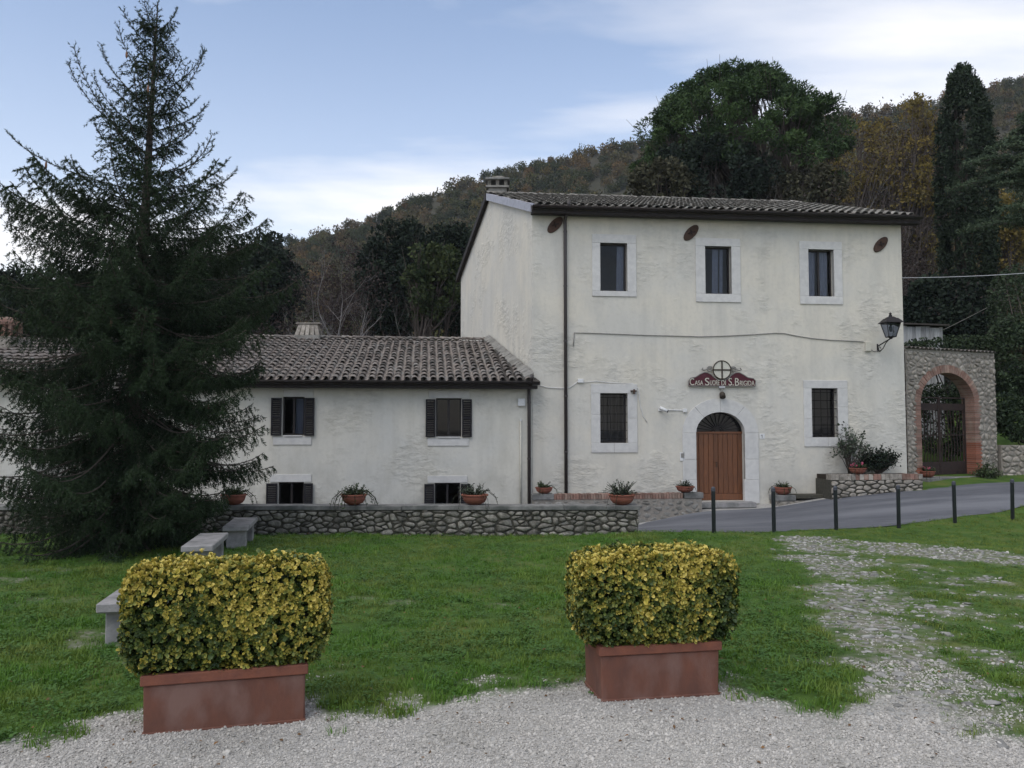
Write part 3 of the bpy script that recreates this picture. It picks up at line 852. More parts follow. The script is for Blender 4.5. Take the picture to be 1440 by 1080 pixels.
def clip(poly, a, b, c):
    """keep a*x+b*y<=c"""
    o = []
    for i in range(len(poly)):
        p, q = poly[i], poly[(i + 1) % len(poly)]
        dp, dq = a * p[0] + b * p[1] - c, a * q[0] + b * q[1] - c
        if dp <= 0: o.append(p)
        if dp * dq < 0:
            t = dp / (dp - dq); o.append((p[0] + (q[0] - p[0]) * t, p[1] + (q[1] - p[1]) * t))
    return o
def rubble(parent, pl, outline, cw, ch, m, o0=0.0, prot=.05, gap=.012, skip=None, joined=None, name='stone', seed=1):
    """random rubble: Voronoi stones inside a convex outline, each a bevelled piece standing out of the mortar"""
    rr = random.Random(seed)
    us = [p[0] for p in outline]; zs = [p[1] for p in outline]
    sites = []
    z = min(zs) - ch / 2; row = 0
    while z < max(zs) + ch:
        u = min(us) - cw + (row % 2) * cw * .5
        while u < max(us) + cw:
            if rr.random() < .88:
                sites.append((u + rr.uniform(-.42, .42) * cw, z + rr.uniform(-.40, .40) * ch))
                if rr.random() < .22: sites.append((u + rr.uniform(.3, .5) * cw, z + rr.uniform(-.45, .45) * ch))
            u += cw * rr.uniform(.7, 1.35)
        z += ch; row += 1
    asp = cw / ch
    jm = MB(); cnt = 0
    for i, (su, sz) in enumerate(sites):
        poly = list(outline)
        for j, (tu, tz) in enumerate(sites):
            if i == j or abs(tu - su) > 3 * cw or abs(tz - sz) > 3 * ch: continue
            a = (tu - su); b = (tz - sz) * asp * asp
            c = a * (tu + su) / 2 + b * (tz + sz) / 2
            poly = clip(poly, a, b, c)
            if len(poly) < 3: break
        if len(poly) < 3: continue
        ar = sum(poly[k][0] * poly[(k + 1) % len(poly)][1] - poly[(k + 1) % len(poly)][0] * poly[k][1] for k in range(len(poly))) / 2
        if abs(ar) < cw * ch * .12: continue
        cu = sum(p[0] for p in poly) / len(poly); cz = sum(p[1] for p in poly) / len(poly)
        if skip and skip(cu, cz): continue
        ch2 = []
        for k in range(len(poly)):
            p, q = poly[k], poly[(k + 1) % len(poly)]
            if math.hypot(p[0] - q[0], p[1] - q[1]) < .012: ch2.append(((p[0] + q[0]) / 2, (p[1] + q[1]) / 2)); continue
            ch2 += [(p[0] * .8 + q[0] * .2, p[1] * .8 + q[1] * .2), (p[0] * .2 + q[0] * .8, p[1] * .2 + q[1] * .8)]
        rad = math.sqrt(abs(ar) / math.pi); k1 = max(.5, 1 - gap / rad) * rr.uniform(.86, 1.02)
        n = len(ch2); pr = prot * rr.uniform(.45, 1.2)
        tu_, tz_ = rr.uniform(-.25, .25), rr.uniform(-.25, .25)
        V = []
        for sc_, dep in ((k1, -.02), (k1 * rr.uniform(.93, .99), pr * .62), (k1 * rr.uniform(.62, .84), pr)):
            for (u, z_) in ch2:
                uu, zz = cu + (u - cu) * sc_, cz + (z_ - cz) * sc_
                d = dep if dep < 0 else dep * (1 + tu_ * (u - cu) / rad + tz_ * (z_ - cz) / rad) + rr.uniform(-.004, .004)
                V.append(pl.pt(uu, zz, o0 + d))
        Fs = []
        for r_ in range(2):
            for k in range(n):
                a0 = r_ * n + k; a1 = r_ * n + (k + 1) % n
                Fs.append((a0, a1, a1 + n, a0 + n))
        Fs.append(tuple(range(2 * n, 3 * n)))
        if joined and joined(cu, cz): jm.add(V, Fs)
        else:
            MB().add(V, Fs).build(name, m, parent, True); cnt += 1
    if jm.v:
        tag(jm.build('rubble_stones', m, parent, True), kind='stuff')
    return cnt

# one barrel tile: x across, y up the slope, z out
def tile_mesh(name, w=.185, l=.47, h=.075, taper=.8, n=7, th=.014):
    V = []; Fs = []
    for (y, k) in ((0, 1), (l, taper)):
        for rr_, off in ((1, 0), (1 - th / (w / 2), 0)):
            for i in range(n + 1):
                a = math.pi * i / n
                V.append((-math.cos(a) * w / 2 * k * rr_, y, math.sin(a) * h * k * rr_ + (0 if y == 0 else -.02)))
    s = n + 1
    for i in range(n):
        Fs.append((i, i + 1, 2 * s + i + 1, 2 * s + i))              # outer
        Fs.append((i, s + i, s + i + 1, i + 1))                      # lower end
    me = bpy.data.meshes.new(name); me.from_pydata(V, [], Fs); me.update()
    return me
TILE_MESH = {}
def roof(parent, pl, ze, over, tan_s, vr, ul, ur, m, nobj, key, sp=.245, expo=.40, back=True, seed=0, label=None):
    """tiled slope: pl facade plane, ze eave height at v=-over, v horizontal distance behind the facade, ul(v)/ur(v) side limits"""
    rr = random.Random(seed)
    cs = 1 / math.sqrt(1 + tan_s ** 2); sn = tan_s * cs
    U = Vector((pl.U.x, pl.U.y, 0)); Bk = Vector((-pl.N.x, -pl.N.y, 0))
    up = Bk * cs + Vector((0, 0, 1)) * sn; nr = U.cross(up).normalized()
    def P(u, v, d=0): return pl.pt(u, ze + (v + over) * tan_s, -v) + nr * d
    sheet = MB()
    th = .10
    q = [P(ul(-over), -over, -.02), P(ur(-over), -over, -.02), P(ur(vr), vr, -.02), P(ul(vr), vr, -.02)]
    sheet.hexa([p - Vector((0, 0, th)) for p in q] + q)
    if back:
        q2 = [q[3], q[2]]
        e = [q2[1] + Bk * (vr + over) - Vector((0, 0, (vr + over) * tan_s)), q2[0] + Bk * (vr + over) - Vector((0, 0, (vr + over) * tan_s))]
        w_ = [q2[0] + Bk * .002, q2[1] + Bk * .002, e[0], e[1]]
        sheet.hexa([p - Vector((0, 0, th)) for p in w_] + w_)
    rf = sheet.build('roof', M['tile_under'], parent)
    ch = MB()
    umin = min(ul(-over), ul(vr)); umax = max(ur(-over), ur(vr))
    ncol = int((umax - umin) / sp)
    tiles = []
    for c in range(ncol + 1):
        u = umin + (c + .5) * sp
        vv = [v for v in np.arange(-over, vr + .01, .1) if ul(v) + .08 < u < ur(v) - .08]
        if len(vv) < 3: continue
        a, b = vv[0], vv[-1]
        um = u + sp / 2
        if ul(a) + .1 < um < ur(b) - .1:
            for (k0, k1) in zip(range(4), range(1, 5)):
                def cc(k): return um + (k / 4 - .5) * sp * .8, -.015 + .03 * abs(k / 4 - .5) * 2
                (x0, d0), (x1, d1) = cc(k0), cc(k1)
                ch.add([P(x0, a, d0), P(x1, a, d1), P(x1, b, d1), P(x0, b, d0)], [(0, 1, 2, 3)])
        step = expo * cs
        nrow = int((b - a) / step) + 1
        for r_ in range(nrow):
            v = a + r_ * step - .02
            if v > vr - .1: continue
            tiles.append((u, v, r_, c))
    ch.build('channel_tiles', m, rf)
    rest = []
    tiles.sort(key=key)
    tm = [tile_mesh('tile', l=.47 + .02 * k, w=.18 + .008 * k) for k in range(3)]
    for t_ in tm: t_.materials.append(m)
    for i, (u, v, r_, c) in enumerate(tiles):
        o_ = P(u + rr.gauss(0, .008), v + rr.gauss(0, .012), .030 + rr.uniform(0, .014))
        yaw = rr.gauss(0, .03); pit = .045 + rr.gauss(0, .012)
        mt = Matrix((U, up, nr)).transposed().to_4x4()
        mw = Matrix.Translation(o_) @ mt @ Matrix.Rotation(yaw, 4, 'Z') @ Matrix.Rotation(-pit - .01, 4, 'X')
        if i < nobj:
            o = bpy.data.objects.new('tile', rr.choice(tm)); link(o, rf)
            o.matrix_basis = mw
        else: rest.append(mw)
    if rest:
        jm = MB()
        base = tm[0]; bv = [v.co.copy() for v in base.vertices]; bf = [tuple(p.vertices) for p in base.polygons]
        for mw in rest: jm.add([mw @ p for p in bv], bf)
        tag(jm.build('roof_tiles', m, rf), kind='stuff')
    # ridge tiles
    a, b = ul(vr), ur(vr); k = 0
    rt = tile_mesh('ridge_tile', .24, .45, .09, .85); rt.materials.append(m)
    while a + k * .38 < b - .2:
        o = bpy.data.objects.new('ridge_tile', rt); link(o, rf)
        o.matrix_basis = Matrix.Translation(pl.pt(a + k * .38, ze + (vr + over) * tan_s + .03 + rr.uniform(0, .015), -vr)) @ Matrix((Bk * -1, U, Vector((0, 0, 1)))).transposed().to_4x4() @ Matrix.Rotation(rr.gauss(0, .04), 4, 'Z')
        k += 1
    return rf, P

def surround(parent, pl, s, o, split=False):
    """four stone blocks round an opening; s outer, o opening (u0,u1,z0,z1)"""
    d = .03
    def blk(u0, u1, z0, z1, e=0): MB().pbox(pl, u0, u1, z0, z1, -.12, d + e).build('surround_block', M['travertine'], parent, bevel=.006)
    g = .0025
    mid = (s[0] + s[1]) / 2 + random.uniform(-.1, .1)
    blk(s[0], s[1], o[3], s[3])
    if split:
        blk(s[0], mid - g, s[2], o[2]); blk(mid + g, s[1], s[2], o[2], .004)
    else: blk(s[0], s[1], s[2], o[2], .004)
    for a, b in ((s[0], o[0]), (o[1], s[1])):
        if split:
            z = o[2] + (o[3] - o[2]) * random.uniform(.35, .65)
            blk(a, b, o[2] + g, z - g); blk(a, b, z + g, o[3] - g)
        else: blk(a, b, o[2] + g, o[3] - g)

# ------------------------------------------------------------------ main house
A_ = at(748.4, 600, 23.0); B_ = at(1274, 600, 24.2); C_ = at(647.5, 600, 33.8)
MP = Plane(A_, B_); SPL = Plane(C_, A_)
ML = MP.L
D_ = B_ + (C_ - A_)
house = thing('main_house', 'tall two-storey cream plastered house with arched wooden door and maroon sign', 'house', (A_.x, A_.y, hz(A_.x, A_.y - .3)))
OVER = .45
ze = at(748, 288, A_.y - OVER).z
uR, zR = SPL.uv(686, 277)
dC = Vector((C_.x - A_.x, C_.y - A_.y))
kk = dC.dot(MP.U) / dC.dot(-MP.N)
vdep = dC.dot(-MP.N)
vr = vdep / 2
tan_s = (zR - ze) / (vr + OVER)
zw = ze + OVER * tan_s - .12
HOLES = {}
WIN = [((844, 882, 342, 409.5), (832.5, 894.6, 330, 417)), ((991.5, 1028.5, 346.5, 413.5), (978, 1041, 335.5, 425)), ((1136.7, 1172.5, 351, 417), (1124, 1184, 340, 428))]
GWIN = [((844, 882.6, 553, 623), (831, 896, 540, 636.5)), ((1141.4, 1178, 546, 615), (1130, 1192, 535, 628))]
wr = [(prect(MP, *a), prect(MP, *b)) for a, b in WIN]; gr = [(prect(MP, *a), prect(MP, *b)) for a, b in GWIN]
d0, d1, dz0, dz1 = prect(MP, 979, 1047.5, 579.5, 704.5)
dsp = MP.uv(1013, 608.5)[1]
dc = (d0 + d1) / 2; dr = (d1 - d0) / 2; drise = dz1 - dsp
door_hole = [(d0, dz0), (d1, dz0)] + [(dc + dr * math.cos(a), dsp + drise * math.sin(a)) for a in np.linspace(0, math.pi, 25)]
wl = MB()
zb = -3.0
poly_wall(wl, MP, [(0, zb), (ML, zb), (ML, zw), (0, zw)], [rect(*r_[0]) for r_ in wr + gr] + [door_hole], .28)
SL = SPL.L
zback = zw
poly_wall(wl, SPL, [(0, zb), (SL, zb), (SL, zw), (SL / 2, zw + vr * tan_s), (0, zback)], [], .1)
RP = Plane(B_, D_); BP = Plane(D_, C_)
poly_wall(wl, RP, [(0, zb), (RP.L, zb), (RP.L, zw), (RP.L / 2, zw + vr * tan_s), (0, zw)], [], .1)
poly_wall(wl, BP, [(0, zb), (BP.L, zb), (BP.L, zw), (0, zw)], [], .1)
wl.build('wall', M['plaster'], house)
ul = lambda v: -.12 + kk * v
ur = lambda v: ML + .30 + kk * v
mroof, MRP = roof(house, MP, ze, OVER, tan_s, vr, ul, ur, M['tile_grey'], 300, lambda t: (t[2], t[3]), seed=3)
# fascia and gutter
f = MB()
f.pbox(MP, ul(-OVER), ur(-OVER), ze - .22, ze - .125, OVER - .30, OVER - .02)
f.build('eave_board', M['eave'], house)
def gutter(pl, u0, u1, z, o, parent):
    g = MB(); n = 8; r_ = .075
    vs = []
    for u in (u0, u1):
        for rr_ in (r_, r_ - .008):
            for i in range(n + 1):
                a = math.pi + math.pi * i / n
                vs.append(pl.pt(u, z + rr_ * math.sin(a), o + rr_ * math.cos(a)))
    s = n + 1; fs = []
    for i in range(n):
        fs.append((i, i + 1, 2 * s + i + 1, 2 * s + i)); fs.append((s + i + 1, s + i, 3 * s + i, 3 * s + i + 1))
        fs.append((i, s + i, s + i + 1, i + 1)); fs.append((2 * s + i, 2 * s + i + 1, 3 * s + i + 1, 3 * s + i))
    fs += [(0, 2 * s, 3 * s, s), (n, s + n, 3 * s + n, 2 * s + n)]
    g.add(vs, fs)
    return g.build('gutter', M['eave'], parent, True)
gutter(MP, ul(-OVER), ur(-OVER), ze - .03, OVER + .08, house)
# verge flashing and dark barge strip on the gable
vg = MB()
def GP_(s, dz, o): return SPL.pt(SL - s * SL, zw + (vr * tan_s) * (1 - abs(1 - 2 * s)) + dz, o)
vg.hexa([GP_(-.03, -.10, .02), GP_(-.03, -.10, .14), GP_(.5, -.10, .14), GP_(.5, -.10, .02), GP_(-.03, .15, .02), GP_(-.03, .15, .14), GP_(.5, .15, .14), GP_(.5, .15, .02)])
vg.build('verge_flashing', M['flash'], house)
vg = MB()
vg.hexa([GP_(.502, -.06, .02), GP_(.502, -.06, .16), GP_(1.03, -.06, .16), GP_(1.03, -.06, .02), GP_(.502, .17, .02), GP_(.502, .17, .16), GP_(1.03, .17, .16), GP_(1.03, .17, .02)])
vg.build('barge_board', M['eave'], house)

def window(pl, o, rec, parent, mull=True):
    """the window object: its dark frame; panes, surround and the rest become its children"""
    fw = .045
    u0, u1, z0, z1 = o
    fr = MB()
    for a in ((u0, u0 + fw, z0, z1), (u1 - fw, u1, z0, z1), (u0 + fw, u1 - fw, z0, z0 + fw), (u0 + fw, u1 - fw, z1 - fw, z1)):
        fr.pbox(pl, *a, -rec - .05, -rec)
    um = (u0 + u1) / 2
    if mull: fr.pbox(pl, um - .03, um + .03, z0 + fw, z1 - fw, -rec - .045, -rec + .008)
    return fr.build('window', M['frame'], parent)
def casement(parent, pl, o, rec, curtain=None, mull=True):
    """panes, optional curtain strips (as fractions of the width) behind the glass"""
    fw = .045
    u0, u1, z0, z1 = o
    um = (u0 + u1) / 2
    cells = [(u0 + fw, um - .03), (um + .03, u1 - fw)] if mull else [(u0 + fw, u1 - fw)]
    for a, b in cells:
        MB().add([pl.pt(a, z0 + fw, -rec - .02), pl.pt(b, z0 + fw, -rec - .02), pl.pt(b, z1 - fw, -rec - .02), pl.pt(a, z1 - fw, -rec - .02)], [(0, 1, 2, 3)]).build('pane', M['glass'], parent)
    for (a, b) in (curtain or []):
        c = MB(); n = 14; vs = []
        for i in range(n + 1):
            t = a + (b - a) * i / n; u = u0 + (u1 - u0) * t
            o_ = -rec - .10 - .02 * math.sin(i * 1.9)
            vs += [pl.pt(u, z0 + .02, o_), pl.pt(u + .02 * (z1 - z0), z1 - .03, o_)]
        c.add(vs, [(2 * i, 2 * i + 2, 2 * i + 3, 2 * i + 1) for i in range(n)]).build('curtain', M['curtain'], parent, True)
CUR = [[(.66, .93)], [(.36, .60), (.64, .78)], [(.04, .40), (.52, .90)]]  # curtain strips in the last window also stand in for reflections on its panes
for i, (o_, s_) in enumerate(wr):
    w_ = window(MP, o_, .16, house, i == 2)
    surround(w_, MP, s_, o_)
    casement(w_, MP, o_, .16, CUR[i], i == 2)
for i, (o_, s_) in enumerate(gr):
    w_ = window(MP, o_, .2, house, False)
    surround(w_, MP, s_, o_, True)
    casement(w_, MP, o_, .2, None, False)
    g = MB()
    for k in range(6):
        z = o_[2] + (o_[3] - o_[2]) * (k + .5) / 6
        g.pbox(MP, o_[0] - .01, o_[1] + .01, z - .009, z + .009, -.06, -.045)
    for k in range(4):
        u = o_[0] + (o_[1] - o_[0]) * (k + .5) / 4
        g.tube([MP.pt(u, o_[2], -.035), MP.pt(u, o_[3], -.035)], .009, 6)
    g.build('grille', M['iron'], w_)

# door: leaves of planks, fanlight, stone arch
door = MB().pbox(MP, d0 + .001, d1 - .001, dz0 + .005, dsp - .033, -.30, -.272).build('door', M['wood'], house)
npl = 10
for k in range(npl):
    a = d0 + (d1 - d0) * k / npl; b = d0 + (d1 - d0) * (k + 1) / npl
    gp = .004 if k != npl // 2 else .008
    MB().pbox(MP, a + gp, b - .004, dz0 + .20, dsp - .035, -.27, -.20 + (.006 if k % 2 else 0)).build('plank', M['wood'], door, bevel=.006)
MB().pbox(MP, d0 + .002, d1 - .002, dz0 + .01, dz0 + .196, -.27, -.18).build('kick_board', M['wood'], door, bevel=.006)
MB().pbox(MP, d0 + .002, d1 - .002, dsp - .032, dsp + .03, -.27, -.17).build('transom', M['wood'], door, bevel=.005)
MB().tube([MP.pt(dc - .07, dz0 + 1.0, -.19), MP.pt(dc - .07, dz0 + 1.0, -.14), MP.pt(dc - .07, dz0 + 1.13, -.13), MP.pt(dc - .07, dz0 + 1.13, -.19)], .012, 6).build('handle', M['bronze'], door)
fan = MB()
for a in np.linspace(0, math.pi, 14)[1:-1]:
    fan.tube([MP.pt(dc + .17 * math.cos(a), dsp + .04 + .14 * math.sin(a), -.20), MP.pt(dc + dr * .99 * math.cos(a), dsp + drise * .98 * math.sin(a), -.20)], .013, 6)
for r_ in (.17, .10):
    fan.tube([MP.pt(dc + r_ * math.cos(a), dsp + .04 + r_ * .82 * math.sin(a), -.20) for a in np.linspace(0, math.pi, 13)], .015, 6)
fan.tube([MP.pt(dc + dr * .97 * math.cos(a), dsp + drise * .96 * math.sin(a), -.20) for a in np.linspace(0, math.pi, 25)], .018, 6)
fan.build('fanlight_bars', M['iron'], door)
vs = [MP.pt(dc, dsp + .03, -.245)] + [MP.pt(dc + dr * math.cos(a), dsp + .03 + (drise - .03) * math.sin(a), -.245) for a in np.linspace(0, math.pi, 25)]
MB().add(vs, [(0, i, i + 1) for i in range(1, 25)]).build('fanlight_pane', M['glass'], door)
aw = MP.uv(1066, 608)[0] - d1
def arch_block(a0, a1, name='arch_stone'):
    g = .004; q = []
    for o_ in (-.10, .03):
        for a in np.linspace(a0 + g, a1 - g, 5):
            q.append(MP.pt(dc + dr * math.cos(a), dsp + drise * math.sin(a), o_))
        for a in np.linspace(a1 - g, a0 + g, 5):
            q.append(MP.pt(dc + (dr + aw) * math.cos(a), dsp + (drise + aw * .98) * math.sin(a), o_))
    fs = [tuple(range(10, 20)), tuple(reversed(range(10)))] + [(i, (i + 1) % 10, 10 + (i + 1) % 10, 10 + i) for i in range(10)]
    MB().add(q, fs).build(name, M['travertine'], door)
cuts = [0, R(50), R(90), R(132), math.pi]
for a, b in zip(cuts[:-1], cuts[1:]): arch_block(a, b)
for (x0, x1) in ((d0 - aw, d0), (d1, d1 + aw)):
    zz = [dz0 - .08, dz0 + .62, dz0 + 1.22, dsp]
    for k in range(3):
        MB().pbox(MP, x0 - (.04 if k == 0 else 0), x1 + (.0 if k else .0), zz[k] + .003, zz[k + 1] - .003, -.10, .03 + .01 * (k == 0)).build('jamb_stone', M['travertine'], door, bevel=.006)
MB().pbox(MP, d0 - .02, d1 + .16, dz0 - .16, dz0 - .012, -.26, .42).build('threshold', M['bench'], door, bevel=.01)
# dark room boards so the openings look into a dim interior
inr = MB()
inr.add([MP.pt(.4, zb, -2.5), MP.pt(ML - .4, zb, -2.5), MP.pt(ML - .4, zw, -2.5), MP.pt(.4, zw, -2.5)], [(0, 1, 2, 3)])
inr.build('inner_wall', M['plaster'], house)

# downpipe
def downpipe(pl, px, ytop, ybot, gut_o, parent, bends=True):
    u, zt = pl.uv(px, ytop); zbm = pl.uv(px, ybot)[1]
    p = MB()
    pts = ([pl.pt(u + .03, zt + .30, gut_o), pl.pt(u + .03, zt + .20, gut_o), pl.pt(u, zt - .12, .08)] if bends else []) + [pl.pt(u, zt - .3, .08), pl.pt(u, zbm, .08)]
    p.tube(pts, .05, 10)
    d = p.build('downpipe', M['pipe'], parent, True)
    br = MB(); z = zt - .5
    while z > zbm + .3:
        br.tube([pl.pt(u, z, .08), pl.pt(u, z + .05, .08)], .058, 10); z -= 1.6
    br.build('bracket', M['pipe'], d)
downpipe(MP, 794, 304, 694, OVER + .08, house)

# chimney on the main roof
def chimney_main():
    c = SPL.pt(SL / 2 - .55, zw + vr * tan_s - .5, -.42)
    t = MB(); w_ = .34
    def sq(z0, z1, w): t.box(c.x - w, c.x + w, c.y - w, c.y + w, z0, z1)
    sq(c.z - .3, c.z + .95, w_)
    ch_ = t.build('chimney', M['concrete'], house, bevel=.01)
    t = MB(); sq(c.z + .952, c.z + 1.03, .42); t.build('chimney_ledge', M['concrete'], ch_, bevel=.008)
    t = MB()
    for sx in (-1, 0, 1):
        for sy in (-1, 1):
            t.box(c.x + sx * .30 - .06, c.x + sx * .30 + .06, c.y + sy * .30 - .06, c.y + sy * .30 + .06, c.z + 1.032, c.z + 1.24)
    t.build('chimney_pillars', M['stone'], ch_)
    t = MB(); sq(c.z + 1.242, c.z + 1.31, .44); t.build('chimney_slab', M['cap'], ch_, bevel=.01)
    t = MB(); t.hexa([(c.x - .36, c.y - .36, c.z + 1.312), (c.x + .36, c.y - .36, c.z + 1.312), (c.x + .36, c.y + .36, c.z + 1.312), (c.x - .36, c.y + .36, c.z + 1.312),
                      (c.x - .12, c.y - .12, c.z + 1.45), (c.x + .14, c.y - .12, c.z + 1.47), (c.x + .14, c.y + .12, c.z + 1.45), (c.x - .12, c.y + .12, c.z + 1.43)])
    t.build('chimney_cap', M['stone'], ch_)
chimney_main()

# ------------------------------------------------------------------ low annex
LU = 11.0
La = (A_.x - MP.U.x * LU + MP.N.x * .04, A_.y - MP.U.y * LU + MP.N.y * .04); Lb = (A_.x - MP.U.x * .015 + MP.N.x * .04, A_.y + MP.N.y * .04)
LP = Plane(La, Lb); LL = LP.L
annex = thing('annex', 'low cream plastered annex with tiled roof and dark shutters behind the stone wall', 'house', (Lb[0] - 2, Lb[1], -2.3))
lze = at(752, 535.5, Lb[1] - .45).z
uq, zq = SPL.uv(690, 479)
vq = (SPL.pt(uq, 0).xy - Vector(Lb)).dot(-LP.N)
ltan = (zq - lze) / (vq + .45)
lzw = lze + .45 * ltan - .12
LW = [((397, 428, 558, 612), (381, 397), (428, 443), (399, 441, 546), (384, 438, 614, 625.5)),
      ((613, 649, 560, 614), (598, 613), (649, 664), (603, 660, 549), (601, 659, 616, 627)),
      ((391, 427, 678, 735), (374, 391), (427, 440.5), (380, 438, 667), (380, 438, 737, 747)),
      ((611, 647, 679, 735), (596, 611), (647, 662), (601, 657, 669), (601, 657, 737, 747))]
lw = MB(); lh = [prect(LP, *q[0]) for q in LW]
poly_wall(lw, LP, [(0, -3.2), (LL, -3.2), (LL, lzw), (0, lzw)], [rect(*q) for q in lh], .22)
LB2 = [LP.pt(0, 0, -2 * vq), LP.pt(LL + kk * 2 * vq - .05, 0, -2 * vq), LP.pt(LL - .05, 0, 0)]
for p, q in ((LB2[1], LB2[0]), (LB2[0], LP.pt(0, 0))):
    w_ = Plane(p, q); poly_wall(lw, w_, [(0, -3.2), (w_.L, -3.2), (w_.L, lzw), (w_.L / 2, lzw + (vq * ltan if q.y < p.y else 0)), (0, lzw)], [], .1)
lw.build('wall', M['plaster_low'], annex)
lul = lambda v: -.3 + 0 * v
lur = lambda v: LL + (.12 if v < 0 else -.02) + kk * v
lroof, LRP = roof(annex, LP, lze, .45, ltan, vq, lul, lur, M['tile'], 300, lambda t: -t[0], seed=9)
MB().pbox(LP, -.3, LL + .11, lze - .22, lze - .125, .14, .43).build('eave_board', M['eave'], annex)
gutter(LP, -.3, LL + .14, lze - .03, .53, annex)
downpipe(LP, 743.5, 543, 716, .53, annex)
# mortar fillet where the annex roof meets the tall wall
fl = MB()
for i in range(24):
    v0 = -.3 + (vq + .3) * i / 24; v1 = -.3 + (vq + .3) * (i + 1) / 24
    a = LRP(LL + kk * v0 - .03, v0, .05 + .02 * random.random()); b = LRP(LL + kk * v1 - .03, v1, .05 + .02 * random.random())
    o1 = Vector((LP.U.x, LP.U.y, 0)) * -(.20 + .06 * random.random())
    fl.hexa([a + o1 - Vector((0, 0, .08)), a - Vector((0, 0, .08)), b - Vector((0, 0, .08)), b + o1 - Vector((0, 0, .08)), a + o1 + Vector((0, 0, .015)), a + Vector((0, 0, .15)), b + Vector((0, 0, .15)), b + o1 + Vector((0, 0, .015))])
fl.build('mortar_fillet', M['concrete'], annex)
for i, (o_, q) in enumerate(zip(lh, LW)):
    w_ = window(LP, o_, .12, annex)
    casement(w_, LP, o_, .12, [(.55, .9)] if i == 0 else None)
    a, b, _, zt = prect(LP, q[3][0], q[3][1], q[3][2], q[3][2] + 5)
    MB().pbox(LP, a, b, o_[3] + .002, zt, -.1, .025).build('lintel', M['travertine'], w_, bevel=.006)
    a, b, z0, z1 = prect(LP, *q[4])
    MB().pbox(LP, a, b, z0, z1, -.1, .03).build('apron', M['travertine'], w_, bevel=.006)
    MB().pbox(LP, o_[0] + .05, o_[1] - .05, z1 + .002, o_[2] - .0, -.1, .06).build('sill', M['travertine'], w_, bevel=.004)
    for sd_, (x0, x1) in enumerate(q[1:3]):
        a, b, z0, z1 = prect(LP, x0 + .6, x1 - .6, q[0][2] + 1.5, q[0][3] + .5)
        s = MB(); fw = .045
        for c in ((a, a + fw, z0, z1), (b - fw, b, z0, z1), (a + fw, b - fw, z0, z0 + fw), (a + fw, b - fw, z1 - fw, z1), (a + fw, b - fw, (z0 + z1) / 2 - .03, (z0 + z1) / 2 + .03)):
            s.pbox(LP, *c, .03, .075)
        sh = s.build('shutter', M['shutter'], w_)
        sl_ = MB(); z = z0 + fw + .02
        while z < z1 - fw - .02:
            sl_.hexa([LP.pt(a + fw, z, .065), LP.pt(b - fw, z, .065), LP.pt(b - fw, z + .03, .035), LP.pt(a + fw, z + .03, .035), LP.pt(a + fw, z + .008, .068), LP.pt(b - fw, z + .008, .068), LP.pt(b - fw, z + .038, .038), LP.pt(a + fw, z + .038, .038)])
            z += .05
        sl_.build('louvres', M['shutter'], sh)
# tile-tent chimney on the annex ridge
def chimney_low():
    base = LP.pt(*LP.uv(433, 480)) ; k = LP.A + LP.U * ((at(433, 478, 27.5).xy - LP.A).dot(LP.U))
    c = Vector((k.x - LP.N.x * (vq + .1), k.y - LP.N.y * (vq + .1), lze + (vq + .45) * ltan))
    c.x = (433 - 720) / F * c.y
    t = MB(); t.box(c.x - .44, c.x + .44, c.y - .3, c.y + .3, c.z - .3, c.z + .10)
    ch_ = t.build('chimney', M['concrete'], annex, bevel=.01)
    for i in range(5):
        for sy in (-1, 1):
            s = MB(); x = c.x - .36 + i * .18; lean = .10 * (2 - i) / 2
            q = [(x - .07, c.y + sy * .27, c.z + .101), (x + .07, c.y + sy * .27, c.z + .101), (x + .07, c.y + sy * .20, c.z + .101), (x - .07, c.y + sy * .20, c.z + .101)]
            if sy > 0: q = [q[1], q[0], q[3], q[2]]
            tp = [(p[0] + lean + (.012 if j in (0, 3) else -.012) * 0, p[1] - sy * .14, c.z + .50) for j, p in enumerate(q)]
            s.hexa(q + tp); s.build('cap_tile', M['stone_pale'], ch_, bevel=.015)
    t = MB(); t.box(c.x - .42, c.x + .42, c.y - .17, c.y + .17, c.z + .502, c.z + .55); t.build('cap_slab', M['stone_pale'], ch_, bevel=.012)
chimney_low()

# left neighbour behind the spruce
NP = Plane((-21.5, 20.6), (-12.4, 20.9))
nb = thing('neighbour_house', 'white plastered house half hidden behind the spruce with terracotta chimney', 'house', (-17, 21, -2.2))
n_ = MB()
nh = [(2.0, 3.0, -.6, .9), (6.6, 7.5, -.6, .9)]
poly_wall(n_, NP, [(0, -3), (9.1, -3), (9.1, 3.1), (0, 3.1)], [rect(*q) for q in nh], .2)
NE = Plane((-12.4, 20.9), (-12.6, 29)); poly_wall(n_, NE, [(0, -3), (NE.L, -3), (NE.L, 3.1), (NE.L / 2, 4.5), (0, 3.1)], [], .1)
n_.build('wall', M['plaster_low'], nb)
nroof, _ = roof(nb, NP, 3.05, .4, .33, 4.1, lambda v: -.2, lambda v: 9.3, M['tile'], 0, lambda t: t[0], seed=5)
for q in nh:
    w_ = window(NP, q, .1, nb)
    casement(w_, NP, q, .1)
ct = at(9, 487, 24.0)
t = MB(); t.box(ct.x - .32, ct.x + .32, ct.y - .3, ct.y + .3, ct.z - .9, ct.z + .28); ch_ = t.build('chimney', M['stone_pale'], nb, bevel=.02)
for i in range(4):
    for sy in (-.24, .24):
        MB().box(ct.x - .30 + i * .17, ct.x - .30 + i * .17 + .09, ct.y + sy - .05, ct.y + sy + .05, ct.z + .282, ct.z + .62).build('brick', M['brick'], ch_, bevel=.006)
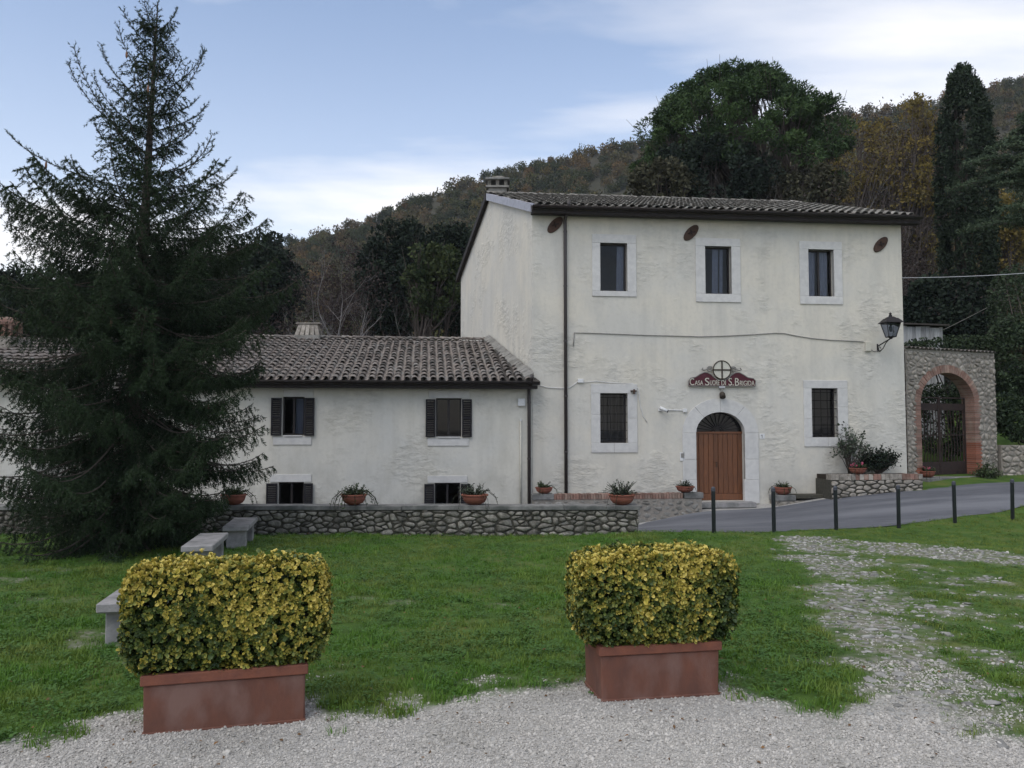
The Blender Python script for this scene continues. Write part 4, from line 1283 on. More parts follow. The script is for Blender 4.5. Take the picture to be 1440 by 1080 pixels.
MB().lathe((ct.x, ct.y, ct.z + .622), [(.40, 0), (.40, .08), (.34, .16), (.22, .24), (.06, .27)], 14).build('chimney_cap', M['brick'], ch_)
# ------------------------------------------------------------------ low stone wall along the lawn
X0, X1 = -13.6, (897 - 720) / F * WALLY
WP = Plane((X0, WALLY), (X1, WALLY))
swall = thing('stone_wall', 'long low rubble stone wall with grey capping slabs along the lawn edge', 'wall', (0, WALLY, -.4))
wz1 = WP.uv(600, 711)[1]; wz0 = -.55; wcap = .095
core = MB(); core.pbox(WP, 0, WP.L - .02, -2.6, wz1 - wcap - .002, -.34, -.012)
core.build('mortar', M['mortar'], swall)
umin_vis = WP.uv(235, 730)[0]
rubble(swall, WP, [(0, wz0), (WP.L, wz0), (WP.L, wz1 - wcap - .004), (0, wz1 - wcap - .004)], .21, .105, M['stone'], -.025, .06, .011, joined=lambda u, z: u < umin_vis, seed=4)
WE = Plane((X1 - .02, WALLY), (X1 - .02, WALLY + .34))
rubble(swall, WE, [(0, wz0), (.34, wz0), (.34, wz1 - wcap - .004), (0, wz1 - wcap - .004)], .18, .125, M['stone'], 0, .03, .014, seed=6)
cuts_ = [0, 1.5, 3.1, 4.9, 6.3, 8.0, 9.9, 11.3, 13.1, WP.uv(793, 715)[0], WP.L + .03]
for a, b in zip(cuts_[:-1], cuts_[1:]):
    s = MB(); s.pbox(WP, a + .004, b - .004, wz1 - wcap + random.uniform(0, .004), wz1 + random.uniform(-.006, .006), -.40, .04)
    s.build('capping_slab', M['cap'], swall, bevel=.01)

# parapet beside the door: brick-on-edge top, rubble below
PO = 1.0
PP = Plane(MP.pt(-.2, 0, PO), MP.pt(ML, 0, PO))
parapet = thing('parapet_wall', 'short rough wall topped with red brick beside the arched door', 'wall', (PP.pt(2, 0).x, PP.pt(2, 0).y, -.6))
pu0 = PP.uv(750, 694)[0]; pu1 = PP.uv(987, 696)[0]
pz1 = PP.uv(880, 694)[1]; bh = .155
pc = MB(); pc.pbox(PP, pu0, pu1, -2.4, pz1 - bh, -.28, 0); pc.build('mortar', M['mortar_pale'], parapet)
rubble(parapet, PP, [(pu0, -1.15), (pu1 - .05, -.75), (pu1 - .05, pz1 - bh - .03), (pu0, pz1 - bh - .03)], .26, .16, M['concrete'], -.012, .03, .03, seed=8)
bu0 = PP.uv(779, 694)[0]; bu1 = PP.uv(962, 694)[0]
MB().pbox(PP, pu0 - .03, bu0 - .005, pz1 - bh + .004, pz1 + .006, -.30, .03).build('capping_slab', M['cap'], parapet, bevel=.01)
MB().pbox(PP, bu1 + .005, pu1 + .04, pz1 - bh + .004, pz1 + .006, -.30, .03).build('capping_slab', M['cap'], parapet, bevel=.01)
u = bu0
while u < bu1 - .06:
    w_ = random.uniform(.058, .072)
    MB().pbox(PP, u, u + w_, pz1 - bh + .004, pz1 + random.uniform(-.012, .004), -.28, .012 + random.uniform(-.008, .008)).build('brick', M['brick'], parapet)
    u += w_ + .012
MB().lathe((0, 0, 0), [(.001, 0), (.06, 0), (.06, .05), (.001, .05)], 10)

# ------------------------------------------------------------------ gate wall with brick arch
G0 = at(1275.5, 600, 24.42)
GA = R(24)
GPL = Plane(G0, (G0.x + math.cos(GA) * 5, G0.y + math.sin(GA) * 5))
gz1 = GPL.uv(1300, 494)[1]
gL = GPL.uv(1400, 560)[0]
go0, go1, gzb, gapex = prect(GPL, 1295, 1371, 524.5, 669)
gzb = GPL.uv(1333, 669)[1]; gapex = GPL.uv(1333, 524)[1]
gsp = GPL.uv(1333, 567)[1]
gc = (go0 + go1) / 2; grd = (go1 - go0) / 2; grise = gapex - gsp
gate_wall = thing('gate_wall', 'rubble stone wall with red brick arch and tiled coping beside the tall house', 'wall', (GPL.pt(gc, 0).x, GPL.pt(gc, 0).y, gzb))
gw = MB()
GT = .45
hole = [(go0, gzb - .02), (go1, gzb - .02)] + [(gc + grd * math.cos(a), gsp + grise * math.sin(a)) for a in np.linspace(0, math.pi, 21)]
poly_wall(gw, GPL, [(0, -.8), (gL, -.8), (gL, gz1), (0, gz1)], [hole], GT)
bkp = Plane(GPL.pt(gL, 0, -GT), GPL.pt(0, 0, -GT))
poly_wall(gw, bkp, [(0, -.8), (gL, -.8), (gL, gz1), (0, gz1)], [[(gL - u_, z_) for u_, z_ in reversed(hole)]], .01)
gw.pbox(GPL, 0, gL, gz1, gz1 + .05, -GT, 0)
gw.build('mortar', M['mortar_pale'], gate_wall)
rt_ = .24
def in_gate(u, z):
    if z < gsp: return go0 - rt_ < u < go1 + rt_
    return ((u - gc) / (grd + rt_)) ** 2 + ((z - gsp) / (grise + rt_)) ** 2 < 1
rubble(gate_wall, GPL, [(0, -.3), (gL, -.3), (gL, gz1), (0, gz1)], .20, .155, M['stone_pale'], -.012, .045, .016, skip=in_gate, seed=12)
nb_ = 38
def soft(a, r1, r2, o): return GPL.pt(gc + (grd + r1) * math.cos(a), gsp + (grise + r1) * math.sin(a), o)
for i in range(nb_):
    a0 = math.pi * (i + .06) / nb_; a1 = math.pi * (i + .94) / nb_
    f_ = .012 + random.uniform(-.004, .01)
    q = [soft(a0, -.006, 0, f_), soft(a0, rt_, 0, f_), soft(a0, rt_, 0, -GT + .02), soft(a0, -.006, 0, -GT + .02), soft(a1, -.006, 0, f_), soft(a1, rt_, 0, f_), soft(a1, rt_, 0, -GT + .02), soft(a1, -.006, 0, -GT + .02)]
    MB().hexa(q).build('brick', M['brick'], gate_wall)
z = gzb - .02; k = 0
while z < gsp - .03:
    h_ = .062
    for sd_ in (0, 1):
        wv = rt_ + (.05 if k % 2 else -.02)
        a, b = (go0 - wv, go0 + .006) if sd_ == 0 else (go1 - .006, go1 + wv)
        low = z < gzb + (1.0 if sd_ else .25)
        MB().pbox(GPL, a, b, z, z + h_ - .010, -GT + .02, .012 + random.uniform(-.004, .01)).build('brick', M['brick_red'] if low else M['brick'], gate_wall)
    z += h_; k += 1
tm_ = tile_mesh('tile', .17, .42, .06, .85); tm_.materials.append(M['tile'])
u = .06
while u < gL:
    o = bpy.data.objects.new('tile', tm_); link(o, gate_wall)
    Ug = Vector((GPL.U.x, GPL.U.y, 0)); Bg = Vector((-GPL.N.x, -GPL.N.y, 0)); up_ = (Bg + Vector((0, 0, .18))).normalized()
    o.matrix_basis = Matrix.Translation(GPL.pt(u, gz1 + .055 + random.uniform(0, .01), .10)) @ Matrix((Ug, up_, Ug.cross(up_))).transposed().to_4x4() @ Matrix.Rotation(random.gauss(0, .04), 4, 'Z')
    u += .185
# iron gate
gate = thing('iron_gate', 'rusty double iron gate with wavy bars and sheet base in brick arch', 'gate', GPL.pt(gc, gzb, -.3))
GO = -.33
gtop = GPL.uv(1333, 558)[1]
for sd_ in (0, 1):
    a, b = (go0 + .02, gc - .008) if sd_ == 0 else (gc + .008, go1 - .02)
    leaf = MB()
    for c in ((a, a + .04, gzb + .02, gtop), (b - .04, b, gzb + .02, gtop), (a + .04, b - .04, gzb + .02, gzb + .06), (a + .04, b - .04, gtop - .04, gtop), (a + .04, b - .04, gzb + 1.25, gzb + 1.28), (a + .04, b - .04, gtop - .42, gtop - .39)):
        leaf.pbox(GPL, *c, GO - .02, GO + .02)
    lf = leaf.build('gate_leaf', M['rust'], gate)
    MB().pbox(GPL, a + .04, b - .04, gzb + .062, gzb + .42, GO - .006, GO + .006).build('kick_plate', M['rust'], lf)
    MB().pbox(GPL, a + .04, b - .04, gtop - .388, gtop - .20, GO - .006, GO + .004).build('upper_plate', M['rust'], lf)
    nbar = 8
    for k in range(nbar):
        u = a + .04 + (b - a - .08) * (k + .5) / nbar
        zz = np.linspace(gzb + .42, gtop - .40, 22)
        MB().tube([GPL.pt(u + .018 * math.sin((z_ - gzb) * 9 + k * .0), z_, GO) for z_ in zz], .014, 6).build('bar', M['rust'], lf)
# stones and steps seen through the gate
bw = Plane(GPL.pt(-1.0, 0, -3.2), GPL.pt(5, 0, -3.6))
inner = thing('garden_terrace_wall', 'grey rubble terrace wall in the garden seen through the gate arch', 'wall', bw.pt(2, gzb))
MB().pbox(bw, 0, bw.L, gzb - 1, gzb + 2.15, -.4, 0).build('mortar', M['mortar'], inner)
rubble(inner, bw, [(0, gzb - .2), (bw.L, gzb - .2), (bw.L, gzb + 2.15), (0, gzb + 2.15)], .42, .26, M['stone'], 0, .05, .02, seed=17)

# retaining wall to the right of the gate wall
RWP = Plane(GPL.pt(gL + .0, 0, .12), (GPL.pt(gL, 0).x + 6.5, GPL.pt(gL, 0).y + .3))
rz1 = RWP.uv(1425, 626)[1]; rz0 = RWP.uv(1425, 668)[1]
rwall = thing('retaining_wall', 'pale rubble retaining wall right of the brick gate under the ivy', 'wall', RWP.pt(2, rz0))
MB().pbox(RWP, .01, RWP.L, rz0 - .7, rz1 - .01, -.5, -.005).build('mortar', M['mortar_pale'], rwall)
rubble(rwall, RWP, [(.01, rz0 - .3), (3.2, rz0 - .3), (3.2, rz1), (.01, rz1)], .24, .18, M['stone_pale'], -.005, .045, .014, seed=19)

# raised bed at the right corner of the house
BO = .95
BPn = Plane(MP.pt(0, 0, BO), MP.pt(ML, 0, BO))
b0 = BPn.uv(1168, 670)[0]; b1 = BPn.uv(1298, 670)[0]
bz1 = BPn.uv(1200, 667)[1]; bzb = BPn.uv(1200, 699)[1]
bed = thing('raised_bed', 'raised planting bed with rubble front and brick edging at the house corner', 'planter', BPn.pt((b0 + b1) / 2, bzb))
MB().pbox(BPn, b0 + .01, b1 - .01, bzb - .5, bz1 - .16, -BO + .04, -.01).build('mortar', M['mortar'], bed)
rubble(bed, BPn, [(b0, bzb - .25), (b1, bzb - .05), (b1, bz1 - .165), (b0, bz1 - .165)], .26, .12, M['stone_pale'], -.01, .035, .014, seed=23)
u = b0
while u < b1 - .07:
    w_ = random.uniform(.10, .13)
    MB().pbox(BPn, u, u + w_, bz1 - .16, bz1 + random.uniform(-.012, .004), -.26, .015 + random.uniform(-.006, .008)).build('brick', M['brick'] if random.random() < .35 else M['stone_pale'], bed)
    u += w_ + .012
MB().pbox(BPn, b0 + .05, b1 - .05, bz1 - .158, bz1 - .03, -BO + .04, -.262).build('soil', M['soil'], bed)
# bench ledge left of the bed
LO = .45
LPn = Plane(MP.pt(0, 0, LO), MP.pt(ML, 0, LO))
l0 = LPn.uv(1090, 700)[0]; l1 = b0 + .1; lz = LPn.uv(1105, 696.5)[1]
ledge = thing('stone_ledge', 'low stone ledge along the house foot between door and raised bed', 'ledge', LPn.pt(l0 + .5, lz - .4))
lm = LPn.uv(1119, 700)[0]
MB().pbox(LPn, l0, lm, lz - .16, lz, -LO + .02, .03).build('slab', M['cap'], ledge, bevel=.012)
MB().pbox(LPn, lm + .006, l1, lz - .10, lz + .01, -LO + .02, .02).build('slab', M['mortar'], ledge, bevel=.012)
MB().pbox(LPn, l0 + .03, l1, lz - .9, lz - .165, -LO + .02, -.01).build('mortar', M['mortar_pale'], ledge)
rubble(ledge, LPn, [(l0 + .03, lz - .6), (l1, lz - .6), (l1, lz - .17), (l0 + .03, lz - .17)], .30, .14, M['stone_pale'], -.01, .03, .014, seed=29)
# step in front of the gate
gstep = thing('gate_step', 'rough stone step below the iron gate', 'step', GPL.pt(gc, gzb - .3, .2))
MB().pbox(GPL, go0 - .1, go1 + .5, gzb - .55, gzb - .025, -.4, .30).build('slab', M['cap'], gstep, bevel=.02)
MB().pbox(GPL, go0 - .3, go1 + .1, gzb - .7, gzb - .27, .302, .72).build('slab', M['concrete'], gstep, bevel=.02)

# ------------------------------------------------------------------ fittings on the facade
# lantern
lu, lzz = MP.uv(1234, 492)
lant = thing('wall_lantern', 'black iron street lantern on a scrolled bracket at the house corner', 'lantern', MP.pt(lu, lzz, .02))
ou = .72
br = MB()
br.tube([MP.pt(lu, lzz - .05, .0), MP.pt(lu, lzz + .18, .0)], .025, 6)
br.tube([MP.pt(lu, lzz + .10, .0), MP.pt(lu, lzz + .20, ou * .55), MP.pt(lu, lzz + .27, ou)], .018, 6)
br.tube([MP.pt(lu, lzz - .02, .0), MP.pt(lu, lzz - .06, ou * .18), MP.pt(lu, lzz + .02, ou * .42), MP.pt(lu, lzz + .16, ou * .62), MP.pt(lu, lzz + .25, ou * .86)], .014, 6)
br.tube([MP.pt(lu, lzz + .02 + .06 * math.sin(a), .12 + .06 * math.cos(a)) for a in np.linspace(0, 5.4, 14)], .011, 5)
br.build('bracket', M['iron'], lant)
lc = MP.pt(lu, 0, ou); lb = lzz + .31
cage = MB()
def sqr(h, z): return [(lc.x - h, lc.y - h, z), (lc.x + h, lc.y - h, z), (lc.x + h, lc.y + h, z), (lc.x - h, lc.y + h, z)]
b_, t_ = sqr(.105, lb), sqr(.20, lb + .40)
for p, q in zip(b_, t_): cage.tube([p, q], .012, 5)
for s_ in (b_, t_):
    for i in range(4): cage.tube([s_[i], s_[(i + 1) % 4]], .012, 5)
cage.tube([(lc.x, lc.y, lb - .06), (lc.x, lc.y, lb + .02)], [.03, .10], 8)
cage.build('cage', M['iron'], lant)
for i in range(4):
    MB().add([Vector(b_[i]).lerp(Vector((lc.x, lc.y, b_[i][2])), .04), Vector(b_[(i + 1) % 4]).lerp(Vector((lc.x, lc.y, b_[i][2])), .04), Vector(t_[(i + 1) % 4]).lerp(Vector((lc.x, lc.y, t_[i][2])), .04), Vector(t_[i]).lerp(Vector((lc.x, lc.y, t_[i][2])), .04)], [(0, 1, 2, 3)]).build('pane', M['glass'], lant)
MB().hexa(sqr(.27, lb + .415) + sqr(.15, lb + .55)).hexa(sqr(.13, lb + .552) + sqr(.07, lb + .60)).lathe((lc.x, lc.y, lb + .602), [(.05, 0), (.055, .03), (.03, .06), (.045, .09), (.008, .13)], 8).build('roof', M['iron'], lant)
MB().lathe((lc.x, lc.y, lb + .16), [(.03, 0), (.05, .06), (.045, .14), (.02, .18)], 8).tube([(lc.x, lc.y, lb + .34), (lc.x, lc.y, lb + .42)], .03, 6).build('bulb', M['scroll'], lant)

def wall_box(name, pl, px0, px1, py0, py1, d, m, label, cat='box', bev=.008):
    u0, u1, z0, z1 = prect(pl, px0, px1, py0, py1)
    o = MB().pbox(pl, u0, u1, z0, z1, .0, d).build(name, m, None, bevel=bev)
    return tag(o, label, cat)
wall_box('junction_box', MP, 1215.5, 1223, 481, 494, .09, M['medallion'], 'cream junction box on the wall beside the black lantern')
wall_box('junction_box', LP, 728, 738, 560.5, 571, .08, M['white'], 'white junction box on the annex wall by its drainpipe')
wall_box('junction_box', MP, 812, 820, 533, 538.5, .07, M['white'], 'small white cable box above the first barred window')
ic = thing('intercom', 'small grey intercom panel left of the arched door', 'intercom', MP.pt(*MP.uv(959, 647)))
u0, u1, z0, z1 = prect(MP, 955.8, 962.5, 636, 648)
MB().pbox(MP, u0, u1, z0, z1, 0, .03).build('plate', M['white'], ic, bevel=.004)
MB().pbox(MP, u0 + .03, u1 - .03, z0 + .09, z1 - .03, .031, .036).build('speaker_grille', M['scroll'], ic)
np_ = thing('house_number', 'small white house number plate right of the stone door arch', 'number plate', MP.pt(*MP.uv(1071, 617)))
u0, u1, z0, z1 = prect(MP, 1067.8, 1075, 609.8, 617)
MB().pbox(MP, u0, u1, z0, z1, 0, .015).build('plate', M['white'], np_, bevel=.003)
um = (u0 + u1) / 2
MB().pbox(MP, um - .008, um + .008, z0 + .03, z1 - .03, .0155, .018).hexa([MP.pt(um - .03, z1 - .06, .018), MP.pt(um - .008, z1 - .045, .018), MP.pt(um - .008, z1 - .045, .0155), MP.pt(um - .03, z1 - .06, .0155), MP.pt(um - .03, z1 - .05, .018), MP.pt(um - .008, z1 - .03, .018), MP.pt(um - .008, z1 - .03, .0155), MP.pt(um - .03, z1 - .05, .0155)]).build('numeral', M['iron'], np_)

# security camera and its conduit
sc_ = thing('security_camera', 'white bullet security camera with conduit left of the door arch', 'camera', MP.pt(*MP.uv(931, 577)))
cu, cz_ = MP.uv(929, 576)
MB().pbox(MP, cu - .07, cu + .05, cz_ - .05, cz_ + .05, 0, .05).build('mount', M['white'], sc_, bevel=.01)
MB().tube([MP.pt(cu - .02, cz_ + .02, .05), MP.pt(cu - .02, cz_ + .03, .12)], .02, 8).tube([MP.pt(cu - .06, cz_ + .06, .12), MP.pt(cu + .14, cz_ - .05, .22)], .045, 12).build('body', M['white'], sc_, True)
MB().tube([MP.pt(cu + .136, cz_ - .048, .218), MP.pt(cu + .156, cz_ - .059, .228)], .040, 12).build('lens', M['iron'], sc_)
c0 = MP.uv(936, 576.5); c1 = MP.uv(960, 577)
MB().tube([MP.pt(c0[0], c0[1], .02), MP.pt(c1[0], c1[1], .02)], .014, 8).build('conduit', M['white'], sc_)
MB().pbox(MP, c1[0], c1[0] + .11, c1[1] - .06, c1[1] + .045, 0, .06).build('box', M['white'], sc_, bevel=.006)
# spotlight under the sign
sp_ = thing('spotlight', 'grey wall spotlight under the maroon sign', 'lamp', MP.pt(*MP.uv(1014, 556)))
u, z = MP.uv(1014, 546)
MB().pbox(MP, u - .09, u + .09, z - .01, z + .06, .0, .10).build('mount', M['cable_white'], sp_, bevel=.01)
MB().tube([MP.pt(u, z - .01, .06), MP.pt(u + .01, z - .16, .10)], .025, 8).build('arm', M['scroll'], sp_)
MB().tube([MP.pt(u, z - .12, .10), MP.pt(u - .01, z - .17, .12), MP.pt(u - .03, z - .27, .20)], [.04, .085, .09], 12).build('head', M['bronze'], sp_, True)

# sign
sgn = thing('house_sign', 'maroon board reading CASA SUORE DI S. BRIGIDA with round cross emblem', 'sign', MP.pt(*MP.uv(1013, 543)))
OUTL = [(967, 543), (1060.5, 543.5), (1061, 536), (1058, 532.5), (1050, 531), (1044, 527), (1038, 524), (1033, 524.2), (1028, 527), (1024, 531), (1019, 534.4), (1013.5, 535.4), (1008, 534.4), (1003, 531), (999, 527), (994, 524.2), (989, 523.8), (983, 526.5), (977, 530.5), (970, 531.8), (967.2, 536)]
ol = [MP.uv(a, b) for a, b in OUTL]
def slab(outl, o0, o1, m, name, parent):
    n = len(outl); tr = tessellate_polygon([[Vector((p[0], p[1], 0)) for p in outl]])
    vs = [MP.pt(u, z, o1) for u, z in outl] + [MP.pt(u, z, o0) for u, z in outl]
    fs = []
    for t in tr:
        a, b, c = (Vector(outl[i]) for i in t)
        t = tuple(t) if (b - a).cross(c - a) > 0 else tuple(reversed(t))
        fs.append(t); fs.append(tuple(i + n for i in reversed(t)))
    fs += [(i, i + n, (i + 1) % n + n, (i + 1) % n) for i in range(n)]
    return MB().add(vs, fs).build(name, m, parent)
slab(ol, .03, .08, M['sign'], 'board', sgn)
MB().tube([MP.pt(u, z, .08) for u, z in ol + [ol[0]]], .014, 6).build('edge_moulding', M['scroll'], sgn)
ec, er = MP.uv(1013.6, 520.5), .27
slab([(ec[0] + er * math.cos(a), ec[1] + er * math.sin(a)) for a in np.linspace(0, 2 * math.pi, 33)[:-1]], .04, .095, M['medallion'], 'medallion', sgn)
e_ = MB()
e_.tube([MP.pt(ec[0] + er * math.cos(a), ec[1] + er * math.sin(a), .10) for a in np.linspace(0, 2 * math.pi, 33)], .017, 6)
e_.build('ring', M['bronze'], sgn)
MB().pbox(MP, ec[0] - .02, ec[0] + .02, ec[1] - er, ec[1] + er, .096, .116).build('cross', M['bronze'], sgn)
MB().pbox(MP, ec[0] - er, ec[0] + er, ec[1] - .02, ec[1] + .02, .097, .114).build('cross', M['bronze'], sgn)
for k in range(4):
    u, z = ec[0] + .13 * (1 if k % 2 else -1), ec[1] + .13 * (1 if k > 1 else -1)
for sx in (-1, 1):
    s_ = MB()
    s_.tube([MP.pt(ec[0] + sx * (er + .10 + (.035 + .05 * a / 9) * math.cos(a)), ec[1] + .02 + (.035 + .05 * a / 9) * math.sin(a), .07) for a in np.linspace(0, 9, 26)], .02, 6)
    s_.tube([MP.pt(ec[0] + sx * (er + .02), ec[1] + .10, .07), MP.pt(ec[0] + sx * (er + .16), ec[1] + .02, .07), MP.pt(ec[0] + sx * (er + .27), ec[1] - .01, .07), MP.pt(ec[0] + sx * (er + .33), ec[1] + .01, .07), MP.pt(ec[0] + sx * (er + .30), ec[1] + .06, .07)], .02, 6)
    s_.build('scroll', M['scroll'], sgn)
def text_mesh(body, px0, px1, py0, py1):
    c = bpy.data.curves.new('txt', 'FONT'); c.body = body; c.size = 1; c.extrude = .03; c.offset = .0
    o = bpy.data.objects.new('txt', c); COL.objects.link(o)
    bpy.context.view_layer.update()
    me = bpy.data.meshes.new_from_object(o.evaluated_get(bpy.context.evaluated_depsgraph_get()))
    bpy.data.objects.remove(o)
    vs = [v.co.copy() for v in me.vertices]; fs = [tuple(p.vertices) for p in me.polygons]
    xa, xb = min(v.x for v in vs), max(v.x for v in vs); ya, yb = min(v.y for v in vs), max(v.y for v in vs)
    u0, u1, z0, z1 = prect(MP, px0, px1, py0, py1)
    bpy.data.meshes.remove(me)
    return [MP.pt(u0 + (v.x - xa) / (xb - xa) * (u1 - u0), z0 + (v.y - ya) / (yb - ya) * (z1 - z0), .088 + v.z * .3) for v in vs], fs
txt = MB()
for body, x0, x1, y0, y1 in [('C', 968.6, 974.6, 532.2, 542), ('ASA', 975.6, 987.4, 535.4, 541.8), ('S', 990, 996, 531.6, 542.2), ('UORE', 997, 1010.2, 535, 542), ('DI', 1013, 1019, 535.2, 542), ('S.', 1023, 1030, 531.8, 542.4), ('B', 1032, 1037.6, 532, 542.6), ('RIGIDA', 1038.8, 1059.4, 535.6, 542.6)]:
    txt.add(*text_mesh(body, x0, x1, y0, y1))
txt.build('lettering', M['letter'], sgn)

# oval plates under the eaves
for px, py, lab in [(780.6, 316.5, 'tilted rust-brown oval wall plate beside the drainpipe under the eaves'), (971.6, 327.5, 'tilted dark brown oval wall plate above the second upper window'), (1238, 344, 'tilted brown oval wall plate near the corner above the lantern')]:
    u, z = MP.uv(px, py)
    t = thing('oval_plate', lab, 'wall plate', MP.pt(u, z), 'oval plates under the eaves')
    a_, b_ = .30, .145; rot = R(47)
    V = []; n = 24
    for o_, k in ((.0, 1), (.035, 1), (.05, .9)):
        for i in range(n):
            a = 2 * math.pi * i / n; x, y = a_ * k * math.cos(a), b_ * k * math.sin(a)
            V.append(MP.pt(u + x * math.cos(rot) - y * math.sin(rot), z + x * math.sin(rot) + y * math.cos(rot), o_))
    fs = [(r_ * n + i, r_ * n + (i + 1) % n, (r_ + 1) * n + (i + 1) % n, (r_ + 1) * n + i) for r_ in range(2) for i in range(n)] + [tuple(range(2 * n, 3 * n))]
    MB().add(V, fs).build('plate', M['plate'], t)
    MB().tube([MP.pt(u - .10, z - .03, .06), MP.pt(u + .10, z + .03, .06)], .022, 6).tube([MP.pt(u + .02, z - .08, .065), MP.pt(u - .02, z + .08, .065)], .02, 6).build('tie_bar', M['rust'], t)

def cable(name, pl, pix, r_, m, label, o=.02):
    pts = [pl.pt(*pl.uv(x, y), o) for x, y in pix]
    return tag(MB().tube(pts, r_, 6).build(name, m, None, True), label, 'cable')
cable('facade_cable', MP, [(806, 487), (807.5, 468), (830, 468.5), (870, 470), (910, 471.5), (950, 472.5), (985, 473.5), (1020, 472.5), (1060, 470.5), (1090, 468.5), (1103, 469), (1120, 472.5), (1142, 476), (1170, 478.5), (1195, 479.5), (1214, 481)], .014, M['cable'], 'thin grey cable sagging across the facade between the storeys')
cable('facade_cable', MP, [(757, 541.5), (770, 545), (788, 546), (800, 545.5), (807, 541), (812, 537)], .012, M['white'], 'pale cable looping from annex gutter across the drainpipe')
cable('facade_cable', MP, [(820, 538), (838, 536), (860, 538.5), (890, 539.5), (897, 546), (900, 570), (904, 585), (910, 594)], .010, M['white'], 'thin cable running over the first barred window and hanging beside it')
cable('facade_cable', MP, [(1223, 491), (1229, 494.5), (1234, 493)], .012, M['cable'], 'short cable between junction box and lantern bracket')
wp = thing('waste_pipe', 'slim white vertical pipe on the annex beside the drainpipe', 'pipe', LP.pt(*LP.uv(732, 708)))
a = LP.uv(732, 590); b = LP.uv(732, 712)
MB().tube([LP.pt(a[0], b[1], .04), LP.pt(a[0], a[1], .04)], .028, 8).build('tube', M['medallion'], wp, True)
MB().tube([LP.pt(a[0], a[1] - .04, .04), LP.pt(a[0], a[1] + .012, .04)], .036, 8).build('collar', M['white'], wp)
rb = thing('rusty_bracket', 'rusty iron bracket at the corner of the first barred window', 'bracket', MP.pt(*MP.uv(890, 550)))
u, z = MP.uv(890, 550)
MB().pbox(MP, u - .08, u + .09, z - .02, z + .02, .031, .10).build('arm', M['rust'], rb)
MB().pbox(MP, u - .02, u + .03, z - .09, z + .05, .10, .13).build('plate', M['plate'], rb)

# ------------------------------------------------------------------ bollards
bl = thing('bollard', 'x', 'bollard', (0, 0, 0), 'bollards along the road')
MB().lathe((0, 0, 0), [(.042, -.25), (.042, .86), (.046, .862), (.046, .905), (.042, .91)], 14).build('post', M['bollard'], bl, True)
MB().lathe((0, 0, 0), [(.044, .911), (.044, .93), (.034, .955), (.012, .967)], 14).build('cap', M['bollard'], bl, True)
BLAB = ['dark grey metal bollard in front of the arched wooden door', 'dark grey metal bollard between the door and the stone ledge', 'dark grey metal bollard in front of the left end of the raised bed', 'dark grey metal bollard in front of the shrubs at the house corner', 'dark grey metal bollard in front of the iron gate', 'dark grey metal bollard in front of the ivy wall']
for i, q in enumerate(BOLL):
    p = at(*q)
    if i == 0: o = bl; ch = None
    else:
        o = bl.copy(); COL.objects.link(o)
        for c in [c for c in bl.children if c.parent == bl]:
            d = c.copy(); COL.objects.link(d); d.parent = o; d.matrix_parent_inverse = Matrix.Identity(4)
    o.location = (p.x, p.y, hz(p.x, p.y))
    o['label'] = BLAB[i]
    o.rotation_euler = (random.gauss(0, .008), random.gauss(0, .012), random.uniform(0, 3))

# ------------------------------------------------------------------ benches
BEN = [((148, 908), (178, 906)), None, None]
def bench(x, y, ang, L_, label):
    z = hz(x, y)
    t = thing('stone_bench', label, 'bench', (x, y, z), 'stone benches in a row on the lawn')
    def bx(u0, u1, w0, w1, z0, z1, nm):
        c, s = math.cos(ang), math.sin(ang)
        P_ = lambda u, w, zz: (x + u * c - w * s, y + u * s + w * c, z + zz)
        MB().hexa([P_(u0, w0, z0), P_(u1, w0, z0), P_(u1, w1, z0), P_(u0, w1, z0), P_(u0, w0, z1), P_(u1, w0, z1), P_(u1, w1, z1), P_(u0, w1, z1)]).build(nm, M['bench'], t, bevel=.012)
    bx(-L_ / 2, L_ / 2, -.22, .22, .33, .42, 'slab')
    bx(-L_ / 2 + .12, -L_ / 2 + .32, -.17, .17, -.08, .328, 'leg')
    bx(L_ / 2 - .32, L_ / 2 - .12, -.17, .17, -.08, .328, 'leg')
pA = lawn(175, 908); pC = lawn(332, 771); pB = lawn(295, 815)
row = math.atan2(pC[1] - pA[1], pC[0] - pA[0])
def along(p, d): return p[0] + math.cos(row) * d, p[1] + math.sin(row) * d
bench(*along(pA, .60), row, 1.45, 'grey stone bench half hidden by the first boxed hedge')
q = lawn(283, 802); bench(*along(q, .35), row + .0, 1.45, 'grey stone bench in the middle of the row, seen above the hedge')
bench(*along(pC, .55), row, 1.45, 'grey stone bench closest to the rubble stone wall')

# ------------------------------------------------------------------ bowls on the walls
def bowl(name, c, r_, h_, label, m='terracotta'):
    t = thing(name, label, 'flower bowl', c, 'terracotta bowls on the walls')
    MB().lathe(c, [(r_ * .40, 0), (r_ * .46, .01), (r_ * .66, h_ * .16), (r_ * .83, h_ * .42), (r_ * .92, h_ * .84), (r_ * .86, h_ * .84), (.02, h_ * .78)], 22).build('bowl', M[m], t, True)
    MB().lathe(c, [(r_ * .925, h_ * .84), (r_ * .99, h_ * .86), (r_ * 1.0, h_ * .95), (r_ * .97, h_), (r_ * .9, h_), (r_ * .88, h_ * .86)], 22).build('rim', M[m], t)
    MB().lathe(c, [(r_ * .6, h_ * .79), (r_ * .86, h_ * .86), (r_ * .3, h_ * .93), (.01, h_ * .94)], 18).build('soil', M['soil'], t)
    return (c[0], c[1], c[2] + h_ * .92)
